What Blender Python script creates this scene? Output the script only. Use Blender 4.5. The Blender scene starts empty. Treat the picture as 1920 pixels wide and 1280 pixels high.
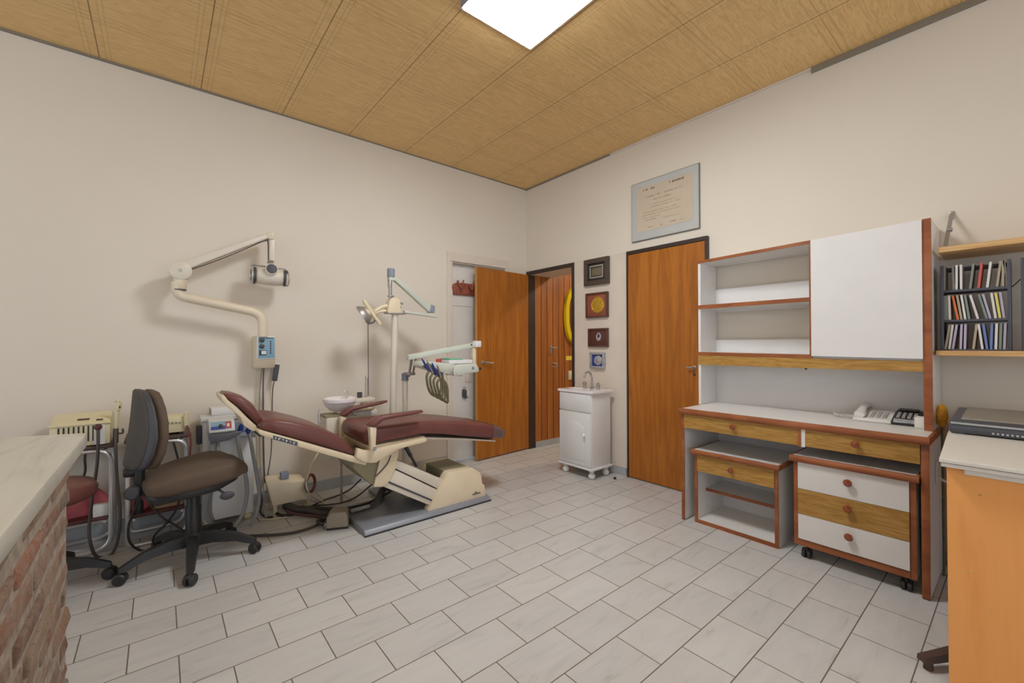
import bpy, bmesh, math, random
from mathutils import Vector, Matrix
random.seed(7)
sc = bpy.context.scene
COL = sc.collection
PI = math.pi
# ------------------------------------------------------------------ camera geometry
FPX, PITCH, ROLL, YAW, CH = 797.78, 0.00812147, -0.0025537, 0.8789964, 1.18
def _axes():
    c, s = math.cos(YAW), math.sin(YAW)
    cp, sp = math.cos(PITCH), math.sin(PITCH)
    Rx = Matrix(((1,0,0),(0,cp,sp),(0,-sp,cp)))
    cr, sr = math.cos(ROLL), math.sin(ROLL)
    Rz = Matrix(((cr,-sr,0),(sr,cr,0),(0,0,1)))
    M = Rz @ Rx
    return Matrix((M @ Vector((s,0,c)), M @ Vector((-c,0,s)), M @ Vector((0,-1,0))))
MW = _axes()
EYE = Vector((0,0,CH))
def ray(u, v): return MW @ Vector(((u-960)/FPX, (v-640)/FPX, 1.0))
def FL(u, v, z=0.0):
    d = ray(u, v); return EYE + d*((z-CH)/d.z)
def WX(u, v, x):
    d = ray(u, v); return EYE + d*(x/d.x)
def WY(u, v, y):
    d = ray(u, v); return EYE + d*(y/d.y)
XW, YW, ZC = 3.25, 3.662, 2.968      # right wall, left wall, ceiling

# ------------------------------------------------------------------ materials
def lin(h):
    h = h.lstrip('#'); r = [int(h[i:i+2],16)/255 for i in (0,2,4)]
    return tuple((c/12.92 if c <= .04045 else ((c+.055)/1.055)**2.4) for c in r)+(1.0,)
def newmat(name):
    m = bpy.data.materials.new(name); m.use_nodes = True
    nt = m.node_tree; return m, nt, nt.nodes['Principled BSDF']
class NT:
    def __init__(s, nt): s.nt = nt
    def n(s, t, **k):
        nd = s.nt.nodes.new(t)
        for a, b in k.items(): setattr(nd, a, b)
        return nd
    def l(s, a, b): s.nt.links.new(a, b)
    def math(s, op, a, b=None, c=None, clamp=False):
        nd = s.n('ShaderNodeMath', operation=op); nd.use_clamp = clamp
        for i, x in enumerate((a, b, c)):
            if x is None: continue
            if isinstance(x, (int, float)): nd.inputs[i].default_value = x
            else: s.l(x, nd.inputs[i])
        return nd.outputs[0]
    def mix(s, f, a, b, mode='MIX'):
        nd = s.n('ShaderNodeMix', data_type='RGBA', blend_type=mode)
        for i, x in ((0, f), (6, a), (7, b)):
            if isinstance(x, (int, float)): nd.inputs[i].default_value = x
            elif isinstance(x, tuple): nd.inputs[i].default_value = x
            else: s.l(x, nd.inputs[i])
        return nd.outputs[2]
    def ramp(s, f, stops):
        nd = s.n('ShaderNodeValToRGB'); cr = nd.color_ramp
        while len(cr.elements) < len(stops): cr.elements.new(.5)
        for e, (p, c) in zip(cr.elements, stops): e.position = p; e.color = c
        s.l(f, nd.inputs[0]); return nd.outputs[0]
    def noise(s, vec, scale, detail=3, rough=.5, dist=0):
        nd = s.n('ShaderNodeTexNoise'); nd.inputs['Scale'].default_value = scale
        nd.inputs['Detail'].default_value = detail; nd.inputs['Roughness'].default_value = rough
        nd.inputs['Distortion'].default_value = dist
        if vec is not None: s.l(vec, nd.inputs['Vector'])
        return nd.outputs['Fac']
    def pos(s, scale=(1,1,1)):
        g = s.n('ShaderNodeNewGeometry'); mp = s.n('ShaderNodeMapping')
        mp.inputs['Scale'].default_value = scale; s.l(g.outputs['Position'], mp.inputs['Vector'])
        return mp.outputs[0]
    def bump(s, h, bsdf, strength=.3, dist=.01):
        b = s.n('ShaderNodeBump'); b.inputs['Strength'].default_value = strength
        b.inputs['Distance'].default_value = dist
        s.l(h, b.inputs['Height']); s.l(b.outputs[0], bsdf.inputs['Normal'])
def flat(name, hexc, rough=.5, metal=0.0, var=.03, scale=6, spec=.5, coat=0.0, bump=0.0, bscale=60):
    """plain painted / moulded surface with slight procedural variation"""
    m, nt, b = newmat(name); N = NT(nt); c = lin(hexc)
    f = N.noise(N.pos(), scale, 4)
    lo = tuple(x*(1-var) for x in c[:3])+(1,); hi = tuple(min(1, x*(1+var)) for x in c[:3])+(1,)
    N.l(N.ramp(f, [(.3, lo), (.7, hi)]), b.inputs['Base Color'])
    b.inputs['Roughness'].default_value = rough; b.inputs['Metallic'].default_value = metal
    b.inputs['Specular IOR Level'].default_value = spec
    b.inputs['Coat Weight'].default_value = coat
    if bump: N.bump(N.noise(N.pos(), bscale, 3), b, bump, .004)
    return m
def wood(name, dark, mid, light, scale=(1,1,1), rough=.4, ring=6.0, coat=0.0, spec=.4):
    """grain runs along the axis whose scale is smallest"""
    m, nt, b = newmat(name); N = NT(nt)
    p = N.pos(scale)
    big = N.noise(p, 1.6, 3, .55, .6)
    g = N.math('FRACT', N.math('MULTIPLY', big, ring))
    g = N.math('ABSOLUTE', N.math('SUBTRACT', g, .5))
    fine = N.noise(p, 9, 6, .65, .2)
    f = N.math('ADD', N.math('MULTIPLY', g, .9), N.math('MULTIPLY', fine, .55), clamp=True)
    N.l(N.ramp(f, [(.15, lin(dark)), (.5, lin(mid)), (.85, lin(light))]), b.inputs['Base Color'])
    b.inputs['Roughness'].default_value = rough; b.inputs['Coat Weight'].default_value = coat
    b.inputs['Specular IOR Level'].default_value = spec
    return m

# ------------------------------------------------------------------ mesh builder
class MB:
    def __init__(s): s.bm = bmesh.new(); s.mi = 0
    def _fin(s, geom_faces):
        for f in geom_faces: f.material_index = s.mi
    def _merge(s, bm2, mat=None):
        if mat is not None: bmesh.ops.transform(bm2, matrix=mat, verts=bm2.verts)
        vm = {v: s.bm.verts.new(v.co) for v in bm2.verts}
        for f in bm2.faces:
            try:
                nf = s.bm.faces.new([vm[v] for v in f.verts]); nf.material_index = s.mi
            except ValueError: pass
        bm2.free(); return s
    def hexa(s, c8, bev=0, seg=2, mat=None):
        """8 corners: bottom ring 0-3 counter-clockwise, top ring 4-7"""
        b = bmesh.new(); v = [b.verts.new(c) for c in c8]
        for q in ((3,2,1,0),(4,5,6,7),(0,1,5,4),(1,2,6,5),(2,3,7,6),(3,0,4,7)): b.faces.new([v[i] for i in q])
        bmesh.ops.recalc_face_normals(b, faces=b.faces)
        if bev: bmesh.ops.bevel(b, geom=list(b.edges), offset=bev, segments=seg, profile=.5, affect='EDGES')
        return s._merge(b, mat)
    def box(s, x0, x1, y0, y1, z0, z1, bev=0, seg=2, mat=None):
        return s.hexa([(x0,y0,z0),(x1,y0,z0),(x1,y1,z0),(x0,y1,z0),(x0,y0,z1),(x1,y0,z1),(x1,y1,z1),(x0,y1,z1)], bev, seg, mat)
    def prism(s, poly, axis, a0, a1, bev=0, seg=2, mat=None):
        """2-D polygon extruded along axis; axis 'y': poly=(x,z), 'x': (y,z), 'z': (x,y)"""
        def P(p, a): return {'y': (p[0], a, p[1]), 'x': (a, p[0], p[1]), 'z': (p[0], p[1], a)}[axis]
        b = bmesh.new(); A = [b.verts.new(P(p, a0)) for p in poly]; B = [b.verts.new(P(p, a1)) for p in poly]
        n = len(poly); b.faces.new(A); b.faces.new(B[::-1])
        for i in range(n): b.faces.new([A[i], B[i], B[(i+1) % n], A[(i+1) % n]])
        bmesh.ops.recalc_face_normals(b, faces=b.faces)
        if bev: bmesh.ops.bevel(b, geom=list(b.edges), offset=bev, segments=seg, profile=.5, affect='EDGES')
        return s._merge(b, mat)
    def loft(s, rings, closed=False, cap=True, mat=None):
        b = bmesh.new(); R = [[b.verts.new(p) for p in r] for r in rings]; n = len(rings[0])
        m = len(R)
        for i in range(m if closed else m-1):
            A, B = R[i], R[(i+1) % m]
            for j in range(n):
                try: b.faces.new([A[j], A[(j+1) % n], B[(j+1) % n], B[j]])
                except ValueError: pass
        if cap and not closed:
            b.faces.new(R[0][::-1]); b.faces.new(R[-1])
        bmesh.ops.recalc_face_normals(b, faces=b.faces)
        return s._merge(b, mat)
    def tube(s, pts, r, seg=10, closed=False, mat=None, caps=True):
        pts = [Vector(p) for p in pts]; n = len(pts)
        rr = r if isinstance(r, (list, tuple)) else [r]*n
        T = []
        for i in range(n):
            a = pts[(i-1) % n] if (closed or i > 0) else pts[0]
            b = pts[(i+1) % n] if (closed or i < n-1) else pts[-1]
            t = (b-a); T.append(t.normalized() if t.length > 1e-9 else Vector((0,0,1)))
        up = Vector((0,0,1)) if abs(T[0].z) < .9 else Vector((1,0,0))
        nrm = T[0].cross(up).normalized(); rings = []
        for i in range(n):
            nrm = (nrm - T[i]*nrm.dot(T[i]))
            nrm = nrm.normalized() if nrm.length > 1e-6 else T[i].orthogonal().normalized()
            bn = T[i].cross(nrm)
            rings.append([pts[i]+(nrm*math.cos(2*PI*k/seg)+bn*math.sin(2*PI*k/seg))*rr[i] for k in range(seg)])
        return s.loft(rings, closed, caps and not closed, mat)
    def cyl(s, p0, p1, r0, r1=None, seg=20, mat=None):
        return s.tube([p0, p1], [r0, r0 if r1 is None else r1], seg, mat=mat)
    def lathe(s, prof, base=(0,0,0), axis=(0,0,1), seg=24, mat=None):
        """prof = [(radius, height along axis)]"""
        a = Vector(axis).normalized(); u = a.orthogonal().normalized(); w = a.cross(u); B = Vector(base)
        rings = [[B+a*h+(u*math.cos(2*PI*k/seg)+w*math.sin(2*PI*k/seg))*max(r, 1e-4) for k in range(seg)] for r, h in prof]
        return s.loft(rings, False, True, mat)
    def ball(s, c, rx, ry=None, rz=None, seg=20, rings=12, mat=None):
        ry = rx if ry is None else ry; rz = rx if rz is None else rz; c = Vector(c); R = []
        for i in range(rings+1):
            t = PI*i/rings; q = max(math.sin(t), 1e-3)
            R.append([c+Vector((rx*q*math.cos(2*PI*k/seg), ry*q*math.sin(2*PI*k/seg), -rz*math.cos(t))) for k in range(seg)])
        return s.loft(R, False, True, mat)
    def cushion(s, st, seg=28, p=.45, mat=None):
        """st = stations of (top xz, bottom xz, y centre, half width); super-elliptic cross-section across y"""
        rings = []
        for top, bot, yc, w in st:
            cx, cz = (top[0]+bot[0])/2, (top[1]+bot[1])/2; hx, hz = (top[0]-bot[0])/2, (top[1]-bot[1])/2
            r = []
            for k in range(seg):
                t = 2*PI*k/seg; c, q = math.cos(t), math.sin(t)
                a = math.copysign(abs(c)**p, c); d = math.copysign(abs(q)**p, q)
                r.append((cx+hx*d, yc+w*a, cz+hz*d))
            rings.append(r)
        return s.loft(rings, False, True, mat)
    def grid_strip(s, *a): pass

def wpos(o):
    v = Vector((0,0,0))
    while o: v += o.location; o = o.parent
    return v
def obj(name, mb, mats, parent=None, smooth=40, **props):
    """links the builder's shapes (world coordinates) as ONE mesh object under its parent"""
    me = bpy.data.meshes.new(name)
    if parent is not None: bmesh.ops.translate(mb.bm, vec=-wpos(parent), verts=mb.bm.verts)
    mb.bm.to_mesh(me); mb.bm.free()
    for m in (mats if isinstance(mats, (list, tuple)) else [mats]): me.materials.append(m)
    if smooth:
        me.polygons.foreach_set('use_smooth', [True]*len(me.polygons))
        me.set_sharp_from_angle(angle=math.radians(smooth))
    o = bpy.data.objects.new(name, me); COL.objects.link(o)
    if parent is not None: o.parent = parent
    for k, v in props.items(): o[k] = v
    return o
def thing(name, label, cat, loc=(0,0,0), group=None):
    o = bpy.data.objects.new(name, None); COL.objects.link(o); o.location = loc
    o.empty_display_size = .05
    o['label'] = label; o['category'] = cat; o['kind'] = 'thing'
    if group: o['group'] = group
    return o
def solo(name, mb, mats, label, cat, group=None, smooth=40):
    o = obj(name, mb, mats, None, smooth); o['label'] = label; o['category'] = cat; o['kind'] = 'thing'
    if group: o['group'] = group
    return o
def struct(name, mb, mats, parent=None, smooth=40):
    o = obj(name, mb, mats, parent, smooth)
    if parent is None: o['kind'] = 'structure'
    return o
def bez(pts, n=8):
    """Catmull-Rom curve through the points"""
    P = [Vector(p) for p in pts]; P = [P[0]*2-P[1]]+P+[P[-1]*2-P[-2]]; out = []
    for i in range(1, len(P)-2):
        for k in range(n):
            t = k/n; a, b, c, d = P[i-1], P[i], P[i+1], P[i+2]
            out.append(.5*((2*b)+(c-a)*t+(2*a-5*b+4*c-d)*t*t+(3*b-a-3*c+d)*t**3))
    out.append(P[-2]); return out
def rrect(pts, r, n=6):
    """closed or open polyline with rounded corners of radius r"""
    P = [Vector(p) for p in pts]; out = [P[0]]
    for i in range(1, len(P)-1):
        a, b, c = P[i-1], P[i], P[i+1]; d1 = (a-b); d2 = (c-b)
        q = min(r, d1.length*.49, d2.length*.49); s0 = b+d1.normalized()*q; s1 = b+d2.normalized()*q
        for k in range(n+1):
            t = k/n; out.append(s0*(1-t)**2+b*2*t*(1-t)+s1*t*t)
    out.append(P[-1]); return out
def xz(p): return (p.x, p.z)
LAMP, WORLD, EXPOSURE = 22.5, .55, 1.06
# ------------------------------------------------------------------ surface materials
def mat_floor():
    m, nt, b = newmat('white_veined_tile'); N = NT(nt)
    g = N.n('ShaderNodeNewGeometry'); sp = N.n('ShaderNodeSeparateXYZ'); N.l(g.outputs['Position'], sp.inputs[0])
    RY, RX, Y0, XA, XB = .2006, .3033, 1.468, .060, .2147
    ry = N.math('DIVIDE', N.math('SUBTRACT', sp.outputs['Y'], Y0), RY)
    row = N.math('FLOOR', ry); fy = N.math('FRACT', N.math('ADD', ry, 100.0))
    odd = N.math('MODULO', N.math('ADD', row, 100.0), 2.0)
    off = N.math('ADD', N.math('MULTIPLY', odd, XB-XA), XA)
    rx = N.math('DIVIDE', N.math('SUBTRACT', sp.outputs['X'], off), RX)
    col = N.math('FLOOR', rx); fx = N.math('FRACT', N.math('ADD', rx, 100.0))
    dy = N.math('MULTIPLY', N.math('MINIMUM', fy, N.math('SUBTRACT', 1.0, fy)), RY)
    dx = N.math('MULTIPLY', N.math('MINIMUM', fx, N.math('SUBTRACT', 1.0, fx)), RX)
    d = N.math('MINIMUM', dx, dy)
    grout = N.math('LESS_THAN', d, .0021)
    cid = N.n('ShaderNodeCombineXYZ'); N.l(row, cid.inputs[0]); N.l(col, cid.inputs[1]); N.l(odd, cid.inputs[2])
    wn = N.n('ShaderNodeTexWhiteNoise'); N.l(cid.outputs[0], wn.inputs[0])
    # veins: soft diagonal streaks, moved per tile
    mp = N.n('ShaderNodeMapping'); mp.inputs['Rotation'].default_value = (0,0,.55); mp.inputs['Scale'].default_value = (3.2,15,1)
    vadd = N.n('ShaderNodeVectorMath', operation='ADD'); vm = N.n('ShaderNodeVectorMath', operation='SCALE')
    N.l(wn.outputs['Color'], vm.inputs[0]); vm.inputs['Scale'].default_value = 7.0
    N.l(g.outputs['Position'], mp.inputs[0]); N.l(mp.outputs[0], vadd.inputs[0]); N.l(vm.outputs[0], vadd.inputs[1])
    v = N.noise(vadd.outputs[0], 1.0, 5, .6, 1.2)
    base = N.ramp(v, [(.28, lin('#b4b2ae')), (.40, lin('#c3c1be')), (.6, lin('#c8c6c3'))])
    tone = N.math('ADD', .93, N.math('MULTIPLY', wn.outputs['Value'], .08))
    tc = N.n('ShaderNodeCombineColor'); [N.l(tone, tc.inputs[i]) for i in range(3)]
    base = N.mix(1.0, base, tc.outputs[0], 'MULTIPLY')
    N.l(N.mix(grout, base, lin('#6a625a')), b.inputs['Base Color'])
    N.l(N.math('ADD', .28, N.math('MULTIPLY', grout, .5)), b.inputs['Roughness'])
    b.inputs['Specular IOR Level'].default_value = .35
    N.bump(N.math('MINIMUM', N.math('MULTIPLY', d, 300), 1.0), b, .35, .002)
    return m
def mat_ceiling():
    m, nt, b = newmat('ceiling_wood_panels'); N = NT(nt)
    g = N.n('ShaderNodeNewGeometry'); sp = N.n('ShaderNodeSeparateXYZ'); N.l(g.outputs['Position'], sp.inputs[0])
    def frac(o, o0, pitch):
        q = N.math('DIVIDE', N.math('SUBTRACT', o, o0), pitch)
        return N.math('MULTIPLY', N.math('FRACT', N.math('ADD', q, 50.0)), pitch)
    fx = frac(sp.outputs['X'], .216, .5085); fy = frac(sp.outputs['Y'], .703, .5035)
    def line(f, at, w):
        return N.math('LESS_THAN', N.math('ABSOLUTE', N.math('SUBTRACT', f, at)), w)
    def lines(f, L):
        o = None
        for at, w in L:
            k = line(f, at, w); o = k if o is None else N.math('MAXIMUM', o, k)
        return o
    grx = lines(fx, [(0,.0028),(.5085,.0028)])
    gry = lines(fy, [(0,.0022),(.5035,.0022)])
    softx = lines(fx, [(.033,.0035),(.470,.0035),(.448,.003),(.055,.003)])
    softy = lines(fy, [(.035,.0045),(.468,.0045)])
    lighty = lines(fy, [(.05,.005),(.452,.005)]); lightx = lines(fx, [(.044,.004),(.459,.004)])
    p = N.pos((1.6, 16, 1)); big = N.noise(p, 1.3, 4, .55, .9)
    gr = N.math('ABSOLUTE', N.math('SUBTRACT', N.math('FRACT', N.math('MULTIPLY', big, 8)), .5))
    fine = N.noise(N.pos((5, 70, 1)), 2.2, 5, .7)
    f = N.math('ADD', N.math('MULTIPLY', gr, .7), N.math('MULTIPLY', fine, .6), clamp=True)
    c = N.ramp(f, [(.2, lin('#cfa86c')), (.55, lin('#e2bd82')), (.9, lin('#ecc98f'))])
    c = N.mix(N.math('MULTIPLY', N.math('MAXIMUM', lighty, lightx), .22), c, lin('#ddc698'))
    c = N.mix(N.math('MULTIPLY', N.math('MAXIMUM', softx, softy), .20), c, lin('#8a6840'))
    c = N.mix(N.math('MULTIPLY', gry, .40), c, lin('#7a5a36'))
    c = N.mix(N.math('MULTIPLY', grx, .75), c, lin('#5a4024'))
    N.l(c, b.inputs['Base Color']); b.inputs['Roughness'].default_value = .55
    return m
def mat_wall(name, hexc):
    m, nt, b = newmat(name); N = NT(nt); c = lin(hexc)
    f = N.noise(N.pos(), .9, 4, .6); lo = tuple(x*.975 for x in c[:3])+(1,); hi = tuple(min(1,x*1.02) for x in c[:3])+(1,)
    N.l(N.ramp(f, [(.3, lo), (.7, hi)]), b.inputs['Base Color']); b.inputs['Roughness'].default_value = .75
    b.inputs['Specular IOR Level'].default_value = .25
    N.bump(N.noise(N.pos(), 35, 4), b, .06, .004); return m
def mat_panelling():
    m, nt, b = newmat('hall_pine_boards'); N = NT(nt)
    g = N.n('ShaderNodeNewGeometry'); sp = N.n('ShaderNodeSeparateXYZ'); N.l(g.outputs['Position'], sp.inputs[0])
    q = N.math('DIVIDE', N.math('ADD', sp.outputs['X'], 20.0), .098)
    bid = N.math('FLOOR', q); f = N.math('FRACT', q)
    seam = N.math('LESS_THAN', N.math('MINIMUM', f, N.math('SUBTRACT', 1.0, f)), .045)
    cid = N.n('ShaderNodeCombineXYZ'); N.l(bid, cid.inputs[0])
    wn = N.n('ShaderNodeTexWhiteNoise'); N.l(cid.outputs[0], wn.inputs[0])
    mp = N.n('ShaderNodeMapping'); mp.inputs['Scale'].default_value = (22, 22, 1.5); N.l(g.outputs['Position'], mp.inputs[0])
    va = N.n('ShaderNodeVectorMath', operation='ADD'); vs = N.n('ShaderNodeVectorMath', operation='SCALE')
    N.l(wn.outputs['Color'], vs.inputs[0]); vs.inputs['Scale'].default_value = 9.0
    N.l(mp.outputs[0], va.inputs[0]); N.l(vs.outputs[0], va.inputs[1])
    v = N.noise(va.outputs[0], .9, 5, .6, .8)
    t = N.math('ADD', N.math('MULTIPLY', v, .8), N.math('MULTIPLY', wn.outputs['Value'], .25), clamp=True)
    c = N.ramp(t, [(.2, lin('#6a3410')), (.5, lin('#a05c22')), (.8, lin('#b87434'))])
    N.l(N.mix(seam, c, lin('#2a1406')), b.inputs['Base Color']); b.inputs['Roughness'].default_value = .45
    N.bump(N.math('SUBTRACT', 1.0, seam), b, .4, .004); return m
def mat_brick():
    m, nt, b = newmat('old_brick'); N = NT(nt)
    g = N.n('ShaderNodeNewGeometry'); r = g.outputs['Random Per Island']
    c = N.ramp(r, [(0, lin('#6a4f40')), (.2, lin('#85604a')), (.4, lin('#7a6350')), (.55, lin('#925f48')), (.7, lin('#6c5b50')), (.85, lin('#8a705c')), (1, lin('#7a5444'))])
    n1 = N.noise(N.pos((1,1,1)), 26, 6, .7)
    c = N.mix(N.math('MULTIPLY', N.ramp(n1, [(.42,(0,0,0,1)),(.62,(1,1,1,1))]), .55), c, lin('#978979'))
    n2 = N.noise(N.pos((1,1,1)), 70, 4, .6)
    c = N.mix(N.ramp(n2, [(.56,(0,0,0,1)),(.72,(.6,.6,.6,1))]), c, lin('#4b352b'))
    N.l(c, b.inputs['Base Color']); b.inputs['Roughness'].default_value = .9
    N.bump(N.noise(N.pos(), 60, 5, .7), b, .7, .01); return m
def mat_marble():
    m, nt, b = newmat('white_marble'); N = NT(nt)
    p = N.pos((7, 1.4, 3)); v = N.noise(p, 1.5, 6, .6, 1.6)
    c = N.ramp(v, [(.30, lin('#a9a698')), (.44, lin('#bdbaad')), (.52, lin('#c4c1b4')), (.72, lin('#bfbcaf'))])
    N.l(c, b.inputs['Base Color']); b.inputs['Roughness'].default_value = .3; b.inputs['Specular IOR Level'].default_value = .3; return m
def emit(name, col, strength):
    m = bpy.data.materials.new(name); m.use_nodes = True; nt = m.node_tree; nt.nodes.clear()
    e = nt.nodes.new('ShaderNodeEmission'); e.inputs[0].default_value = col; e.inputs[1].default_value = strength
    o = nt.nodes.new('ShaderNodeOutputMaterial'); nt.links.new(e.outputs[0], o.inputs[0]); return m
M = dict(
 cartgrey=flat('pale_grey_plastic','#c6c6c4',.4), 
 floor=mat_floor(), ceiling=mat_ceiling(), wall=mat_wall('cream_wall_paint','#ddd3c4'), hallceil=mat_wall('hall_ceiling_paint','#d8cfc4'),
 panelling=mat_panelling(), brick=mat_brick(), marble=mat_marble(),
 mortar=flat('lime_mortar','#8f8274',.95,var=.3,scale=34,bump=.8,bscale=40),
 trimcream=flat('cream_gloss_trim','#d8cbbc',.45), skirting=flat('grey_tile_skirting','#a9abac',.4,var=.1),
 whitedoor=flat('white_door_paint','#d9d3cb',.5), darkframe=flat('dark_stained_frame','#33251f',.45,var=.2), greystrip=flat('grey_cornice','#857c6c',.6),
 doorwood=wood('honey_veneer_door','#905218','#a8641e','#b46e26',(7,7,.5),.38,3.0),
 dooredge=flat('pale_door_edge','#c08a4a',.5),
 whitelam=flat('white_laminate','#dedad6',.35,var=.02), redwood=wood('red_brown_edging','#7f4322','#985832','#a5663f',(4,1.2,4),.35,3),
 oak=wood('oak_veneer','#93682c','#ab803c','#ba9250',(24,2.0,24),.4,5), knob=flat('varnished_knob','#8a3f1c',.2,coat=.6,var=.15,scale=80),
 shelfwood=wood('pine_shelf','#b98a54','#cfa56c','#dcb680',(12,1.5,30),.45,3), orangepanel=wood('orange_laminate','#e49750','#eea45c','#f0a962',(3,8,.7),.42,2),
 counterwhite=flat('white_counter_laminate','#dbd5cb',.4,var=.02),
 cream=flat('cream_enamel','#dccbad',.38,var=.04), xcream=flat('xray_enamel','#dccdb4',.38,var=.03), paleplastic=flat('pale_grey_cream_enamel','#d5cbbb',.35,var=.03), creamdark=flat('olive_cover','#8c8468',.5),
 maroon=flat('maroon_vinyl','#6d3f39',.36,var=.10,scale=9,spec=.45,bump=.1,bscale=160), brownseat=flat('brown_fabric','#5d4c3e',.7,var=.10,bump=.2,bscale=240),
 blackplastic=flat('black_plastic','#2b2a2b',.45,var=.15), darkgrey=flat('charcoal_plastic','#45444a',.5,var=.1), greymetal=flat('grey_painted_steel','#8c8f96',.4,var=.06,metal=.2),
 greyblue=flat('slate_collar','#7f8794',.45), chrome=flat('chrome','#cfccc8',.28,metal=.55,spec=.8), steel=flat('brushed_steel','#a9a6a0',.42,metal=.75), brownshelf=flat('dark_brown_laminate','#4b3830',.45,var=.15),
 ivory=flat('ivory_plastic','#d9cda6',.42,var=.04), whiteplastic=flat('white_plastic','#dcdad8',.35,var=.02), palegreen=flat('pale_green_enamel','#c3c6b9',.35),
 greyhose=flat('grey_hose','#8f8d8b',.5), darkhose=flat('dark_hose','#4a413c',.55), blackcord=flat('black_cord','#2a2422',.55), creamcord=flat('cream_cord','#cdbf9d',.5), olivehose=flat('olive_coiled_hose','#5f583a',.5,var=.25,scale=60), redcord=flat('dark_red_cord','#6a2a24',.5),
 bluepanel=flat('blue_control_face','#7fa3b4',.4), navy=flat('navy_print','#1f3a86',.4), red=flat('red_print','#b23a36',.45), pink=flat('red_pink_cloth','#b0565c',.8,var=.3,scale=12), white=flat('white_paper','#dcd8d0',.7), cardboard=flat('tan_cardboard','#b59a78',.8),
 green=flat('mint_green','#5fae86',.5), maroondark=flat('dark_maroon','#5a2e28',.5), porcelain=flat('white_porcelain','#e6dfe0',.15,var=.01),
 gold=flat('gold_relief','#c49a34',.35,metal=.5,var=.3,scale=60), bronze=flat('olive_bronze_relief','#77705a',.45,metal=.3,var=.15,scale=50), rust=flat('russet_velvet','#8a4a34',.7,var=.2), blueplaque=flat('deep_blue_velvet','#2f3a8c',.6,var=.2), silver=flat('silver_relief','#b3b6b8',.35,metal=.5,var=.15,scale=60), darkwoodframe=flat('dark_frame_wood','#4a3d33',.4,var=.2), walnut=flat('walnut_frame','#5a3a2e',.4,var=.2),
 parchment=flat('parchment','#c3b39d',.7,var=.05,scale=5), passepartout=flat('grey_mat_board','#b5b6b2',.5), ink=flat('brown_ink','#6a553c',.8), inkpale=flat('faded_ink','#9a8567',.8), glassframe=flat('thin_grey_frame','#6c6860',.4),
 yellow=flat('yellow_gloss','#dcc012',.35), ovalbrown=flat('painted_mirror_reflection','#6a3a1e',.3), leather=flat('tooled_red_leather','#8c4a34',.6,var=.4,scale=70,bump=.9,bscale=50),
 redcd=flat('red_spine','#c85a4e',.5), orangecd=flat('orange_spine','#d8703a',.5), yellowcd=flat('yellow_spine','#d8cc6a',.5), bluecd=flat('blue_spine','#6a7eb0',.5), whitecd=flat('white_spine','#d8d2cc',.5), lilaccd=flat('lilac_spine','#b0a8ba',.5), tancd=flat('tan_spine','#a89c86',.5), clearcd=flat('smoky_case','#7a726a',.3), greencd=flat('grey_green_spine','#7c877c',.5),
 printer=flat('slate_printer_shell','#4a4c52',.4,var=.06), printertop=flat('brown_grey_lid','#857f74',.5), rack=flat('charcoal_rack','#4a4a52',.5), orangeflower=flat('orange_petals','#d89a2a',.6,var=.25,scale=90),
 phone=flat('white_phone_plastic','#d6d2cc',.35), phonekeys=flat('grey_keys','#a9a39c',.5), yelsticker=flat('yellow_sticker','#e0cf3a',.6), switchplate=flat('ivory_switch','#d8cfb4',.45), glassdark=flat('glossy_dark_face','#2c2624',.2),
)
# ================================================================== ROOM SHELL
b = MB(); b.box(-3.4, 6.2, -3.2, 3.9, -.12, 0); struct('floor', b, M['floor'], smooth=0)
b = MB(); b.box(-3.4, XW+.1, -3.2, YW+.1, ZC, ZC+.1); struct('ceiling', b, M['ceiling'], smooth=0)
DX0, DX1, DTOP = 2.245, 2.925, 2.02            # white doorway in the left wall
b = MB(); b.box(-3.4, DX0, YW, YW+.14, 0, ZC); b.box(DX0, DX1, YW, YW+.14, DTOP, ZC); b.box(DX1, XW+.4, YW, YW+.14, 0, ZC)
struct('wall_left', b, M['wall'], smooth=0)
OY0, OY1, OTOP = 2.945, 3.60, 1.975           # open doorway in the right wall
b = MB(); b.box(XW, XW+.08, -3.2, OY0-.006, 0, ZC); b.box(XW, XW+.34, OY0-.006, OY1-.0005, 1.978, ZC); b.box(XW, XW+.08, OY1-.0004, OY1+.006, 1.978, ZC); b.box(XW, XW+.08, OY1+.006, YW, 0, ZC)
struct('wall_right', b, M['wall'], smooth=0)
# hall behind the open doorway
b = MB(); b.box(XW+.08, 6.0, OY1, OY1+.06, 0, 2.7); wh = struct('wall_hall', b, M['panelling'], smooth=0)
b = MB(); b.box(6.0, 6.1, 1.6, OY1, 0, 2.7); b.box(XW+.08, 6.0, 1.5, 1.6, 0, 2.7); struct('wall_hall_far', b, M['hallceil'], smooth=0)
b = MB(); b.box(XW+.34, 6.1, 1.5, OY1+.06, 2.6, 2.7); b.box(XW+.08, XW+.34, 1.5, OY0-.006, 2.6, 2.7); struct('ceiling_hall', b, M['hallceil'], smooth=0)
b = MB(); b.box(XW+.08, 6.0, OY1-.012, OY1, 0, .066); struct('baseboard_hall', b, M['skirting'], smooth=0)
# skirting of the room
b = MB(); b.box(-3.4, 2.185, YW-.012, YW, 0, .085, .002); struct('baseboard_left', b, M['skirting'], smooth=0)
b = MB(); b.box(XW-.016, XW, 2.30, OY0-.03, 0, .065, .002); b.box(XW-.012, XW, -3.2, 1.50, 0, .065, .002); struct('baseboard_right', b, M['skirting'], smooth=0)
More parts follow.
